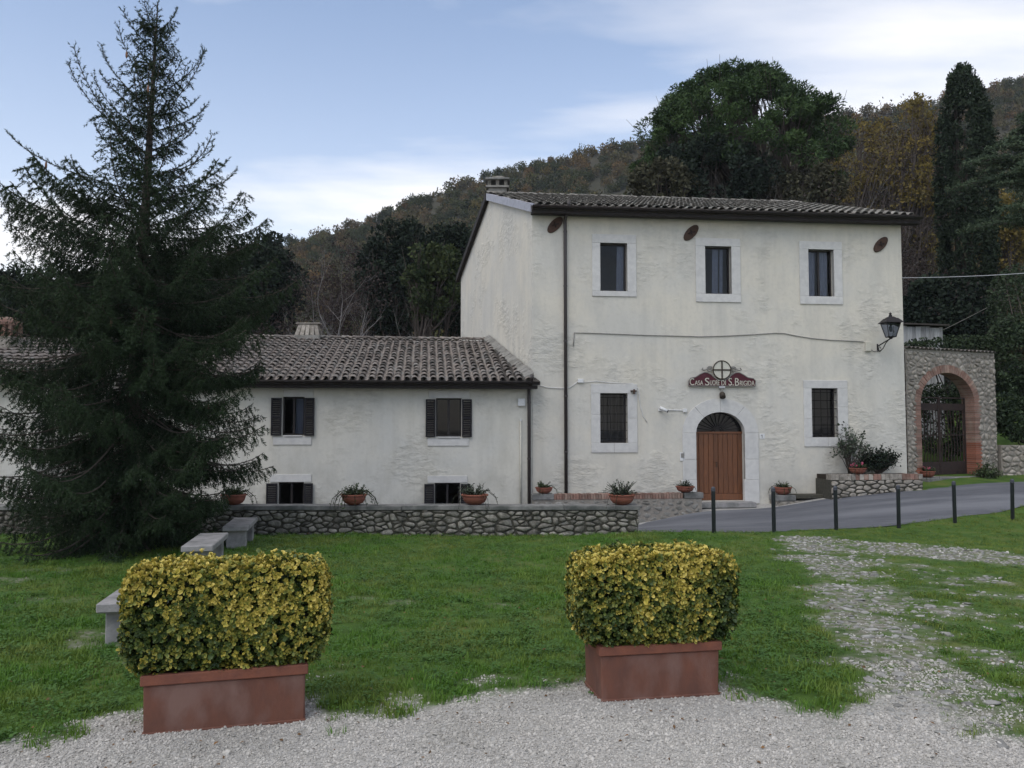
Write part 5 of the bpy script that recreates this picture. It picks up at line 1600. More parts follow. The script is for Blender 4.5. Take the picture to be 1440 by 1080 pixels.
# ------------------------------------------------------------------ foliage helpers
def unit(a): return a / np.maximum(np.linalg.norm(a, axis=-1, keepdims=True), 1e-9)
def leaf5(name, base, d, nrm, L, W, ve, vm, fold=.25):
    """folded leaves: base, left, tip, right and a lowered midpoint"""
    d = unit(d); s = unit(np.cross(d, nrm)); n = unit(np.cross(s, d))
    L = L[:, None]; W = W[:, None]
    mid = base + d * L * .5 - n * W * fold
    P = np.stack([base, base + d * L * .55 + s * W, base + d * L + n * W * .1, base + d * L * .55 - s * W, mid], 1)
    k = len(base); i = np.arange(k)[:, None] * 5
    Fc = np.concatenate([i + np.array(q) for q in ((0, 1, 4), (1, 2, 4), (2, 3, 4), (3, 0, 4))])
    v = np.stack([ve * .7 + vm * .3, ve, ve, ve, vm], 1)
    return np_mesh(name, P.reshape(-1, 3), Fc, {'v': v.ravel()})
def leaf4(name, base, d, nrm, L, W, ve, vm, fold=.35):
    d = unit(d); s = unit(np.cross(d, nrm)); n = unit(np.cross(s, d))
    L = L[:, None]; W = W[:, None]
    P = np.stack([base, base + d * L * .42 + s * W * .82 + n * W * fold, base + d * L * .80 + s * W * .80 + n * W * fold, base + d * L,
                  base + d * L * .80 - s * W * .80 + n * W * fold, base + d * L * .42 - s * W * .82 + n * W * fold], 1)
    k = len(base); i = np.arange(k)[:, None] * 6
    Fc = np.concatenate([i + np.array(q) for q in ((0, 1, 2, 3), (0, 3, 4, 5))])
    return np_mesh(name, P.reshape(-1, 3), Fc, {'v': np.stack([vm, ve, ve, ve * .7 + vm * .3, ve, ve], 1).ravel()})
def quads(c, L, W, v, r_, dirs=None, jit=1.0):
    """random leaf quads: returns verts, faces, attr"""
    k = len(c)
    d = r_.normal(0, 1, (k, 3))
    if dirs is not None: d = dirs + d * jit
    d = unit(d); n = unit(r_.normal(0, 1, (k, 3))); s = unit(np.cross(d, n))
    L = np.broadcast_to(L, (k,))[:, None]; W = np.broadcast_to(W, (k,))[:, None]
    P = np.stack([c - d * L * .5, c + s * W * .5, c + d * L * .5, c - s * W * .5], 1).reshape(-1, 3)
    return P, np.arange(4 * k).reshape(k, 4), np.repeat(v, 4)
def ball(r_, k, lo=0.0):
    d = unit(r_.normal(0, 1, (k, 3))); return d * (lo ** 3 + (1 - lo ** 3) * r_.uniform(0, 1, (k, 1))) ** (1 / 3)
def limb(a, b, sag, r0, r1, rr, n=6):
    a = Vector(a); b = Vector(b); pts = []
    off = Vector((rr.gauss(0, 1), rr.gauss(0, 1), 0)) * (b - a).length * .06
    for i in range(n + 1):
        t = i / n
        pts.append(a.lerp(b, t) + Vector((0, 0, sag * math.sin(math.pi * t))) + off * math.sin(math.pi * t))
    return pts, [r0 + (r1 - r0) * i / n for i in range(n + 1)]

# ------------------------------------------------------------------ terracotta planters and box hedges
def planter(fl, fr, depth, h, label, hlabel, hw, hh, hd, yaw_side=None, seed=1):
    fl = Vector((fl[0], fl[1], 0)); fr = Vector((fr[0], fr[1], 0))
    U = (fr - fl).normalized(); N = Vector((-U.y, U.x, 0)); L_ = (fr - fl).length
    mid = (fl + fr) / 2 + N * depth / 2
    z0 = hz(mid.x, mid.y)
    t = thing('terracotta_planter', label, 'planter', (mid.x, mid.y, z0), 'terracotta box planters with hedges')
    def Pt(u, v, z): return fl + U * u + N * v + Vector((0, 0, z0 + z))
    def bx(u0, u1, v0, v1, za, zb_, tp=0): return [Pt(u0, v0, za), Pt(u1, v0, za), Pt(u1, v1, za), Pt(u0, v1, za), Pt(u0 - tp, v0 - tp, zb_), Pt(u1 + tp, v0 - tp, zb_), Pt(u1 + tp, v1 + tp, zb_), Pt(u0 - tp, v1 + tp, zb_)]
    MB().hexa(bx(.012, L_ - .012, .012, depth - .012, -.05, h - .068, .006)).build('body', M['planter'], t, bevel=.008)
    MB().hexa(bx(0, L_, 0, depth, -.05, .022, -.002)).build('base_lip', M['planter'], t, bevel=.005)
    rm = MB(); w_ = .035
    for a in ((-.012, L_ + .012, -.012, w_), (-.012, L_ + .012, depth - w_, depth + .012), (-.012, w_, w_ + .001, depth - w_ - .001), (L_ - w_, L_ + .012, w_ + .001, depth - w_ - .001)):
        rm.hexa(bx(*a, h - .066, h))
    rm.build('rim', M['rim'], t, bevel=.006)
    MB().hexa(bx(w_, L_ - w_, w_, depth - w_, h - .064, h - .03)).build('soil', M['soil'], t)
    # hedge
    r_ = np.random.default_rng(seed)
    hb = z0 + h + .012
    cen = np.array(Pt(L_ / 2, depth / 2, 0)); cen[2] = hb
    hg = thing('box_hedge', hlabel, 'hedge', tuple(cen), 'clipped hedges in planters')
    Un, Nn = np.array(U), np.array(N)
    def surf(k, inset):
        a = unit(r_.normal(0, 1, (k, 3)) * np.array([1.25, 1, 1.0]))
        e = 20.0
        f = (np.abs(a[:, 0] / .5) ** e + np.abs(a[:, 1] / .5) ** e + np.abs(a[:, 2] / .5) ** e) ** (-1 / e)
        p = a * f[:, None]                                   # unit box surface, rounded
        nrm = np.sign(p) * np.abs(p / .5) ** (e - 1); nrm = nrm / np.array([hw, hd, hh]); nrm = unit(nrm)
        zt = p[:, 2] + .5
        tp = .90 + .10 * smooth(0, .25, zt)
        lump = (fbm(p[:, 0] * hw + 9, p[:, 2] * hh + p[:, 1] * 3 + 5, 3.5, seed) - .5) * .09 - .03 * smooth(.35, .5, np.abs(p[:, 0])) * smooth(.8, 1, zt)
        loc = np.stack([p[:, 0] * hw * tp, p[:, 1] * hd * tp, zt * hh], 1) + nrm * (lump - inset + r_.normal(0, .012, k))[:, None]
        loc[:, 2] = np.maximum(loc[:, 2], -.01)
        w = cen + Un * loc[:, :1] + Nn * loc[:, 1:2] + np.array([0, 0, 1]) * loc[:, 2:]
        nw = Un * nrm[:, :1] + Nn * nrm[:, 1:2] + np.array([0, 0, 1]) * nrm[:, 2:]
        return w, nw, loc
    B, D, Nr, LL_, WW, VE, VM = [], [], [], [], [], [], []
    for inset, k in ((.0, 5400), (.035, 4300), (.075, 2200)):
        w, nw, loc = surf(k, inset)
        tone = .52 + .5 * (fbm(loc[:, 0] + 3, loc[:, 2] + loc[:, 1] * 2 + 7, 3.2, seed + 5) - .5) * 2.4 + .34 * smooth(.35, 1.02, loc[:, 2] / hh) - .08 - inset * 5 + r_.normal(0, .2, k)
        nl = 6
        for q in range(nl):
            th = r_.uniform(0, 6.283, k) if q == 0 else th + 6.283 / nl + r_.normal(0, .25, k)
            t1 = unit(np.cross(nw, np.array([.3, .2, 1.0]))); t2 = np.cross(nw, t1)
            out_ = .55 + r_.uniform(-.2, .45, k)
            d = nw * out_[:, None] + t1 * np.cos(th)[:, None] + t2 * np.sin(th)[:, None] + np.array([0, 0, .35])
            B.append(w + r_.normal(0, .004, (k, 3))); D.append(d); Nr.append(nw + r_.normal(0, .3, (k, 3)))
            sz_ = np.exp(r_.normal(0, .28, k)); LL_.append(.0235 * sz_); WW.append(.0082 * sz_)
            tn = np.clip(tone + r_.normal(0, .10, k), 0, 1)
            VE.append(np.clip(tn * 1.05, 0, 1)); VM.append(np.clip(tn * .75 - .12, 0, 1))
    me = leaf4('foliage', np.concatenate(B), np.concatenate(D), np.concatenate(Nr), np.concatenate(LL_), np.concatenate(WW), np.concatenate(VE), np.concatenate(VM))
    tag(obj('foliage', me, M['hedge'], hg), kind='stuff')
    w, nw, loc = surf(1200, .16)
    P_, Fq, v = quads(w, .09, .06, np.zeros(len(w)), r_)
    st = MB()
    for i in range(26):
        a = Pt(L_ * random.uniform(.1, .9), depth * random.uniform(.2, .8), h - .05); b = w[random.randrange(len(w))]
        st.tube([a, Vector(a).lerp(Vector(b), .5) + Vector((0, 0, .05)), b], [.009, .007, .004], 5)
    st.build('stems', M['hedge_core'], hg)
    obj('inner_leaves', np_mesh('inner_leaves', P_, Fq, {'v': v}), M['hedge'], hg)['kind'] = 'stuff'
planter(lawn(198, 1035), lawn(430, 1015), .46, .385, 'weathered terracotta box planter under the hedge in front of the benches', 'clipped yellow-green variegated hedge hiding the stone benches', 1.26, .645, .50, seed=3)
planter(lawn(845, 987.5), lawn(1013.6, 977.5), .46, .40, 'weathered terracotta box planter under the hedge beside the stony track', 'clipped yellow-green variegated hedge beside the stony track', 1.15, .62, .52, seed=8)

# ------------------------------------------------------------------ plants in the bowls
def pot_plant(c, r_, h_, label, kind='leafy', seed=0, n=None, flowers=0, trail=0):
    rr = np.random.default_rng(seed)
    t = thing('potted_plant', label, 'plant', c, 'plants in the terracotta bowls')
    c = np.array(c)
    n = n or 34
    th = rr.uniform(0, 6.283, n); el = rr.uniform(.15, 1.35, n)
    ln = h_ * rr.uniform(.55, 1.1, n)
    st = MB(); B, D, N_, L_, W_, V_ = [], [], [], [], [], []
    for i in range(n):
        tr_ = i < trail
        d = np.array([math.cos(th[i]) * math.cos(el[i]), math.sin(th[i]) * math.cos(el[i]), math.sin(el[i])])
        p = c + np.array([math.cos(th[i]), math.sin(th[i]), 0]) * r_ * .5 * rr.uniform(0, 1)
        if tr_:
            d = np.array([math.cos(th[i]), math.sin(th[i]) * .7, .5]); l = r_ * 1.5
            pts = [p, p + d * l * .45, p + np.array([d[0], d[1], -.15]) * l * .9, p + np.array([d[0] * 1.05, d[1], -.6]) * l]
        else:
            l = ln[i]; pts = [p, p + d * l * .5, p + d * l + np.array([0, 0, -.12 * l])]
        st.tube([tuple(q) for q in pts], [.006] * (len(pts) - 1) + [.003], 4)
        m = 8 if kind == 'leafy' else 7
        for j in range(m):
            f_ = (j + 1) / m * (len(pts) - 1); k = min(int(f_), len(pts) - 2); q = pts[k] + (pts[k + 1] - pts[k]) * (f_ - k)
            a = rr.uniform(0, 6.283)
            B.append(q); D.append(np.array([math.cos(a), math.sin(a), rr.uniform(-.2, .8)]) + d * .4); N_.append(rr.normal(0, .4, 3) + np.array([0, 0, 1]))
            s = rr.uniform(.035, .065) if kind == 'leafy' else rr.uniform(.03, .055)
            L_.append(s); W_.append(s * (.30 if kind == 'leafy' else .36)); V_.append(rr.uniform(0, 1))
    st.build('stems', M['hedge_core'], t)
    me = leaf5('leaves', np.array(B), np.array(D), np.array(N_), np.array(L_), np.array(W_), np.array(V_), np.array(V_) * .6)
    obj('leaves', me, M['potleaf'] if kind == 'leafy' else M['succulent'], t)
    if flowers:
        f_ = MB()
        for i in range(flowers):
            a = rr.uniform(0, 6.283); p = c + np.array([math.cos(a) * r_ * rr.uniform(.2, 1.1), math.sin(a) * r_ * .9, h_ * rr.uniform(.3, .9)])
            for k in range(5):
                b = k * 1.2566; f_.add([p, p + np.array([.03 * math.cos(b), .012, .03 * math.sin(b)]), p + np.array([.034 * math.cos(b + .9), .01, .034 * math.sin(b + .9)])], [(0, 1, 2)])
        f_.build('flowers', M['flower'], t)
WT = wz1 + .004
def on_wall(px, y): return ((px - 720) / F * y, y, WT)
yb = WALLY + .19
for i, (px, r_, lab, pl_, kd, tr_, hh_) in enumerate([
        (331, .27, 'terracotta bowl on the stone wall beside the spruce', 'low grey-green plant in the bowl beside the spruce', 'leafy', 8, .20),
        (499, .28, 'terracotta bowl on the stone wall between the shuttered annex windows', 'grey-green trailing plant in the bowl between the annex windows', 'leafy', 22, .22),
        (668, .29, 'terracotta bowl on the stone wall before the annex corner window', 'sparse plant with upright shoots in the bowl before the corner window', 'succulent', 8, .24),
        (873.5, .285, 'terracotta bowl at the end of the stone wall', 'dark leafy plant in the bowl at the end of the stone wall', 'succulent', 2, .32)]):
    tp = bowl('terracotta_bowl', on_wall(px, yb), r_, .22, lab)
    pot_plant(tp, r_ * 1.0, hh_ * 1.15, pl_, kd, 20 + i, 64, 0, tr_)
for i, (px, lab, pl_) in enumerate([(766, 'dark terracotta bowl on the brick-topped parapet by the annex drainpipe', 'green tufted plant in the bowl by the annex drainpipe'), (965.5, 'dark terracotta bowl on the parapet left of the arched door', 'dark green plant in the bowl left of the arched door')]):
    u = PP.uv(px, 690)[0]; c = PP.pt(u, pz1 + .012, -.13)
    tp = bowl('terracotta_bowl', tuple(c), .27 if i else .25, .17, lab)
    pot_plant(tp, .2, .2, pl_, 'leafy' if i == 0 else 'succulent', 40 + i, 34, 0, 4)
u = LPn.uv(1105, 695)[0]; c = LPn.pt(u, lz + .004, -.2)
tp = bowl('terracotta_bowl', tuple(c), .27, .22, 'orange terracotta bowl on the stone ledge right of the door')
pot_plant(tp, .22, .22, 'green leafy plant in the bowl on the stone ledge', 'leafy', 51, 36, 0, 9)
u = BPn.uv(1210, 664)[0]; c = BPn.pt(u, bz1 + .006, -.14)
tp = bowl('terracotta_bowl', tuple(c), .25, .17, 'terracotta bowl on the brick edging of the raised bed')
pot_plant(tp, .22, .18, 'pink-flowering plant in the bowl on the raised bed', 'leafy', 53, 30, 9, 6)
u = GPL.uv(1300, 660)[0]; c = GPL.pt(go0 + .12, gzb - .022, .08)
tp = bowl('terracotta_bowl', tuple(c), .24, .20, 'red terracotta bowl on the gate step beside the iron gate')
pot_plant(tp, .26, .2, 'pink-flowering trailing plant in the bowl beside the iron gate', 'leafy', 57, 36, 8, 12)

# shrubs in the raised bed
def shrub(c, hgt, spread, n, label, m, seed, dense=False, leaf=.06):
    rr = np.random.default_rng(seed)
    t = thing('shrub', label, 'shrub', c)
    c = np.array(c); st = MB(); B, D, N_ = [], [], []
    for i in range(n):
        a = rr.uniform(0, 6.283); s = spread * math.sqrt(rr.uniform(0, 1)); hh = hgt * rr.uniform(.55, 1.0) * (1 - .35 * (s / spread) ** 2)
        e = c + np.array([math.cos(a) * s, math.sin(a) * s * .8, hh])
        pts = [c + rr.normal(0, .03, 3) * np.array([1, 1, 0]), c * .5 + e * .5 + rr.normal(0, .05, 3) - np.array([math.cos(a), math.sin(a), 0]) * s * .12, e]
        st.tube([tuple(p) for p in pts], [.014, .009, .004], 5)
        for k in range(2 if not dense else 4):
            f_ = rr.uniform(.45, .85); b = pts[1] + (pts[2] - pts[1]) * f_; ee = b + rr.normal(0, .14, 3) + np.array([0, 0, .08])
            st.tube([tuple(b), tuple(ee)], [.006, .003], 4)
            for j in range(10): B.append(b + (ee - b) * rr.uniform(.2, 1.1) + rr.normal(0, .03, 3)); D.append(rr.normal(0, 1, 3) + np.array([0, 0, .4])); N_.append(rr.normal(0, .5, 3) + np.array([0, 0, 1]))
        for j in range(14): 
            B.append(pts[1] + (pts[2] - pts[1]) * rr.uniform(.1, 1.05) + rr.normal(0, .025, 3)); D.append(rr.normal(0, 1, 3) + np.array([0, 0, .3])); N_.append(rr.normal(0, .5, 3) + np.array([0, 0, 1]))
    st.build('stems', M['bark'], t)
    k = len(B); L_ = rr.uniform(.7, 1.3, k) * leaf; v = rr.uniform(0, 1, k)
    obj('foliage', leaf5('foliage', np.array(B), np.array(D), np.array(N_), L_, L_ * .32, v, v * .7), m, t)
u = BPn.uv(1208, 660)[0]; c = BPn.pt(u, bz1 - .04, -.5); shrub(tuple(c), 1.55, .72, 26, 'tall open shrub with glossy leaves in the raised bed', M['succulent'], 3, leaf=.085)
u = BPn.uv(1250, 660)[0]; c = BPn.pt(u, bz1 - .04, -.5); shrub(tuple(c), .68, .62, 70, 'round dense dark shrub in the raised bed against the wall', M['dark_leaf'], 5, True, .075)

# ------------------------------------------------------------------ the spruce
def spruce():
    rr = np.random.default_rng(12); pr = random.Random(4)
    Y = 14.3; base = at(176, 768, Y); top = at(222, 3, Y); bz = hz(base.x, base.y); H = top.z - bz
    t = thing('spruce_tree', 'tall dark spruce with drooping lower branches beside the stone wall', 'tree', (base.x, base.y, bz))
    axis_ = lambda h: np.array([base.x + (top.x - base.x) * h, base.y, bz + H * h])
    trk = MB(); hs = np.linspace(0, 1, 18)
    trk.tube([tuple(axis_(h) + (np.array([0, 0, -.2]) if h == 0 else 0)) for h in hs], [.17 * (1 - h) ** .9 + .006 for h in hs], 9)
    trk.build('trunk', M['bark'], t)
    prof = np.array([(0, 1.2), (.04, 1.6), (.12, 2.08), (.2, 2.35), (.3, 2.5), (.38, 2.6), (.48, 2.6), (.56, 2.4), (.62, 2.2), (.70, 1.65), (.78, 1.35), (.86, .85), (.92, .55), (.97, .25), (1, .06)])
    br = MB(); TA, TB, TR = [], [], []      # twig segments: start, end, droop tone
    def brush(p, q, tone): TA.append(p); TB.append(q); TR.append(tone)
    hh = []
    h = .022
    while h < .55: hh += [h + rr.uniform(-.008, .008) for _ in range(8)]; h += .022
    while h < .955: hh += [h + rr.uniform(-.010, .010) for _ in range(7 if h < .62 else (6 if h < .8 else 4))]; h += .029 if h < .62 else .037
    ang = 0
    CONES = []
    for h in hh:
        ang += 2.399 + rr.normal(0, .3)
        Lb_ = np.interp(h, prof[:, 0], prof[:, 1]) * (rr.uniform(.82, 1.12) if h < .55 else rr.uniform(.55, 1.18))
        e0 = np.interp(h, [0, .25, .45, .6, .8, 1], [-.28, -.12, .08, .42, .72, 1.0]) + rr.normal(0, .10)
        p0 = axis_(h); n = 10
        up_tip = np.interp(h, [0, .5, .7, 1], [.55, .6, .5, .2])
        pts = [p0]; el = e0
        Lb_ = Lb_ / max(.5, math.cos(e0 * .8)) * (1.0 if h < .5 else .95)
        for i in range(n):
            f_ = (i + 1) / n
            el = e0 - (.35 if h < .5 else .15) * math.sin(math.pi * f_) + up_tip * f_ ** 2.2
            a = ang + .12 * math.sin(f_ * 3 + h * 40)
            pts.append(pts[-1] + np.array([math.cos(a) * math.cos(el), math.sin(a) * math.cos(el), math.sin(el)]) * Lb_ / n)
        pts = np.array(pts)
        br.tube([tuple(p) for p in pts], [.024 * (1 - h) * (1 - .85 * i / n) + .004 for i in range(n + 1)], 5)
        droop = np.interp(h, [0, .45, .65, .85, 1], [.95, .88, .7, .42, .1])
        s = .16 if h < .6 else .10
        while s < 1.0:
            i = min(int(s * n), n - 1); p = pts[i] + (pts[i + 1] - pts[i]) * (s * n - i)
            d = unit(pts[i + 1] - pts[i]); side = unit(np.cross(d, np.array([0, 0, 1.0])))
            for sg in (-1, 1):
                l = (.16 + .52 * (1 - s) ** .7) * min(1, Lb_ / 1.5) * rr.uniform(.6, 1.2) * (1 if h < .55 else .85)
                if s > .9: l = .14
                if h > .6: l = rr.uniform(.20, .34) if s < .5 else rr.uniform(.09, .17)
                dr_ = droop if h < .6 else (.75 if s < .5 else -.05)
                v0 = unit(d * .75 + side * sg * rr.uniform(.6, 1.0) + np.array([0, 0, .15 - dr_ * .6]))
                q = p + v0 * l * .55
                v1 = unit(v0 * (1 - abs(dr_) * .5) + np.array([0, 0, -dr_ * .85]))
                q2 = q + v1 * l * .5
                brush(p, q, s); brush(q, q2, min(1, s + .2))
                # tertiary sprays, hanging on the lower tree
                for k in range(5 if h < .6 else (3 if s < .5 else 0)):
                    w = p + (q - p) * rr.uniform(.25, 1.0) if k < 2 else q + (q2 - q) * rr.uniform(0, .7)
                    tl = l * rr.uniform(.25, .5) + .05
                    tv = unit(v0 * .5 + side * rr.normal(0, .7) + np.array([0, 0, -.9 * dr_ + .2 * (1 - dr_)]) + rr.normal(0, .2, 3))
                    brush(w, w + tv * tl, min(1, s + .1))
            s += (.060 if h < .6 else .068) / max(.55, Lb_ / 1.9)
        for i in range(n):                                    # needles along the branch itself, outer part
            if i >= (3 if h < .6 else 2): brush(pts[i], pts[i + 1], i / n)
        if rr.uniform() < .10 and .3 < h < .95 and math.sin(ang) < .4: CONES.append(pts[int(n * rr.uniform(.6, .95))])
    for h in np.linspace(.80, .995, 34):                      # short shoots round the leader
        a = rr.uniform(0, 6.283); l = .26 * (1 - h) ** .5 + .05; p = axis_(h)
        brush(p, p + np.array([math.cos(a), math.sin(a), .75]) * l, .6); brush(p, axis_(min(1, h + .012)), .5)
    br.build('branches', M['bark'], t)
    A = np.array(TA); B = np.array(TB); S = np.array(TR)
    ln = np.linalg.norm(B - A, axis=1)
    cnt = np.maximum(4, (ln * np.where(A[:, 2] > bz + .58 * H, 125, 80)).astype(int))
    tot = cnt.sum(); idx_ = np.repeat(np.arange(len(A)), cnt)
    f_ = rr.uniform(0, 1, tot)[:, None]
    p = A[idx_] + (B[idx_] - A[idx_]) * f_
    ax = unit(B[idx_] - A[idx_])
    rd = rr.normal(0, 1, (tot, 3)); rd = unit(rd - ax * (rd * ax).sum(1, keepdims=True))
    d = unit(ax * .8 + rd * rr.uniform(.6, 1.1, (tot, 1)))
    sd_ = unit(np.cross(d, rr.normal(0, 1, (tot, 3))))
    L_ = rr.uniform(.034, .058, (tot, 1)); W_ = rr.uniform(.005, .0085, (tot, 1))
    P_ = np.stack([p - sd_ * W_, p + sd_ * W_, p + d * L_], 1).reshape(-1, 3)
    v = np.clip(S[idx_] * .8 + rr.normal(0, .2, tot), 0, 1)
    o = obj('crown', np_mesh('crown', P_, np.arange(3 * tot).reshape(-1, 3), {'v': np.repeat(v, 3)}), M['spruce'], t)
    # stems of the twigs
    tw = MB()
    sel = ln > .06
    tm_ = []
    for a, b in zip(A[sel][::2], B[sel][::2]): tm_.append((a, b))
    a = np.array([q[0] for q in tm_]); b = np.array([q[1] for q in tm_]); dd = unit(b - a); s1 = unit(np.cross(dd, np.array([.3, .5, .8]))) * .0035
    P2 = np.stack([a - s1, a + s1, b], 1).reshape(-1, 3)
    obj('twigs', np_mesh('twigs', P2, np.arange(len(P2)).reshape(-1, 3)), M['bark'], t)
    for c in CONES:
        MB().lathe((c[0], c[1], c[2] - .13), [(.004, 0), (.017, .02), (.021, .06), (.016, .10), (.005, .13)], 8).build('cone', M['cone'], t, True)
    print('spruce needles', tot, 'cones', len(CONES))
spruce()

# ------------------------------------------------------------------ trees behind the houses
def crown_tree(name, label, base, cen, rad, ncl, rc, nleaf, leaf, m, bark, trunk_r, seed, sampler=None, nlimb=40, group=None, flat=1.0, hollow=.35, aspect=.6, cat='tree', tone=None):
    rr = np.random.default_rng(seed); pr = random.Random(seed)
    base = Vector(base); cen = np.array(cen); rad = np.array(rad)
    t = thing(name, label, cat, tuple(base), group)
    if sampler is None:
        d = ball(rr, ncl, hollow)
    else: d = sampler(rr, ncl)
    cl = cen + d * rad
    crs = rc * rr.uniform(.6, 1.3, ncl)
    tk = MB(); top = Vector(cen + np.array([0, 0, rad[2] * .45]))
    pts, rs = limb(base - Vector((0, 0, .4)), top, 0, trunk_r, trunk_r * .25, pr, 8)
    tk.tube(pts, rs, 8)
    sel = rr.permutation(ncl)[:nlimb]
    for i in sel:
        c = cl[i]; k = pr.uniform(.2, .8); k = min(k, max(.12, (c[2] - rad[2] * .5 - base.z) / max(.1, top.z - base.z)))
        a = pts[int(k * 8)]; l = (Vector(c) - a).length
        p2, r2 = limb(a, c, -l * .06, trunk_r * .38, .018, pr, 5)
        tk.tube(p2, r2, 5)
        for q in range(3):
            e = Vector(c) + Vector(rr.normal(0, 1, 3)) * crs[i] * .8
            tk.tube([p2[3], p2[3].lerp(e, .55) + Vector((0, 0, .1)), e], [.03, .02, .008], 4, False)
    tk.build('trunk', bark, t)
    n = ncl * nleaf
    ci = np.repeat(np.arange(ncl), nleaf)
    off = ball(rr, n, .45) * crs[ci][:, None]; off[:, 2] *= flat
    c = cl[ci] + off
    v = np.clip(.45 + .4 * off[:, 2] / np.maximum(crs[ci], .01) * 0 + rr.normal(0, .22, n) + rr.normal(0, .2, ncl)[ci], 0, 1)
    L_ = leaf * rr.uniform(.6, 1.4, n)
    P_, Fq, va = quads(c, L_, L_ * aspect, v, rr, dirs=unit(off) + np.array([0, 0, .2]), jit=.8)
    obj('crown', np_mesh('crown', P_, Fq, {'v': va}), m, t)
    return t
def px_tree(px, py, hw, hh, Y):
    c = at(px, py, Y); return (c.x, c.y, c.z), (hw * Y / F, hw * Y / F * .9, hh * Y / F)
def base_at(px, Y, dx=0):
    x = (px - 720) / F * Y + dx
    return (x, Y, float(hill(np.array(x), np.array(Y))) if Y > 38 else hz(x, Y))
def dome(rr, n):
    a = rr.uniform(0, 6.283, n); q = np.sqrt(rr.uniform(0, 1, n)); z = np.sqrt(np.maximum(0, 1 - q * q))
    inn = rr.uniform(.80, 1.0, n)
    o = np.stack([q * np.cos(a) * inn, q * np.sin(a) * inn, (z * 1.1 - .12) * inn], 1)
    k = int(n * .22); o[:k, 2] = rr.uniform(-.35, .2, k); s = rr.uniform(.78, 1.0, k); b = rr.uniform(0, 6.283, k); o[:k, 0] = np.cos(b) * s; o[:k, 1] = np.sin(b) * s
    return o
Yp = 47
c_, r_ = px_tree(1038, 225, 148, 126, Yp)
crown_tree('umbrella_pine', 'broad dome-shaped umbrella pine towering behind the house roof', base_at(1040, Yp), c_, (r_[0], r_[1], r_[2]), 210, .80, 400, .27, M['pine'], M['bark'], .42, 2, dome, 110, aspect=.24, flat=.7)
# yellow autumn trees
for px, py, hw, hh, Y, sd_, lab in [(1225, 265, 66, 105, 60, 11, 'sparse golden autumn tree right of the umbrella pine'), (1296, 250, 42, 120, 57, 12, 'tall yellow autumn tree left of the cypress'), (1408, 330, 30, 60, 52, 13, 'yellow autumn tree showing between cypress and cedar')]:
    c_, r_ = px_tree(px, py, hw, hh, Y)
    crown_tree('autumn_tree', lab, base_at(px, Y), c_, r_, 150, .75, 62, .25, M['yellow'], M['bark'], .22, sd_, None, 110, 'yellow autumn trees behind the house', hollow=.2)
# cypress
def column(rr, n):
    z = rr.uniform(-1, 1, n); a = rr.uniform(0, 6.283, n)
    w = np.interp(z, [-1, -.85, -.3, .3, .75, .93, 1], [.5, .9, 1, .95, .68, .36, .08]) * rr.uniform(.78, .96, n)
    return np.stack([np.cos(a) * w, np.sin(a) * w, z], 1)
c_, r_ = px_tree(1358, 252, 40, 160, 41)
crown_tree('cypress_tree', 'tall narrow dark cypress right of the yellow trees', base_at(1371, 41), c_, (r_[0], r_[0], r_[2]), 520, .27, 70, .20, M['cypress'], M['bark'], .24, 21, column, 12, aspect=.4, flat=1.6)
# dark evergreens and others
for px, py, hw, hh, Y, sd_, nm, mm, lab, ncl in [
        (556, 395, 52, 84, 45, 31, 'holm_oak', 'dark_leaf', 'round dark evergreen oak behind the middle of the annex roof', 120),
        (640, 395, 46, 76, 47, 32, 'holm_oak', 'dark_leaf', 'dark evergreen tree against the gable of the tall house', 100),
        (375, 400, 46, 72, 44, 33, 'holm_oak', 'dark_leaf', 'dark evergreen tree showing right of the spruce', 100),
        (612, 400, 40, 58, 41, 34, 'olive_green_tree', 'olive', 'olive-green tree with yellowing leaves beside the gable', 60),
        (1325, 455, 56, 62, 37, 35, 'holm_oak', 'dark_leaf', 'dark evergreen behind the gate wall under the cypress', 140),
        (1000, 262, 90, 60, 44, 36, 'holm_oak', 'dark_leaf', 'dark evergreen tree below the umbrella pine crown', 130),
        (930, 262, 50, 40, 42, 37, 'olive_green_tree', 'dull', 'greyish olive tree at the left foot of the umbrella pine', 60),
        (1130, 268, 50, 40, 43, 38, 'olive_green_tree', 'dull', 'dull green tree at the right foot of the umbrella pine', 50),
        (60, 440, 90, 60, 40, 39, 'holm_oak', 'dark_leaf', 'dark evergreen tree behind the neighbour house', 120),
        (230, 430, 100, 80, 42, 40, 'holm_oak', 'dark_leaf', 'dark evergreen tree hidden behind the spruce', 100)]:
    c_, r_ = px_tree(px, py, hw, hh, Y)
    crown_tree(nm, lab, base_at(px, Y), c_, r_, ncl, .62 if mm == 'dark_leaf' else .5, 170 if mm == 'dark_leaf' else 110, .22, M[mm], M['bark'], .2, sd_, None, 30, hollow=.55)

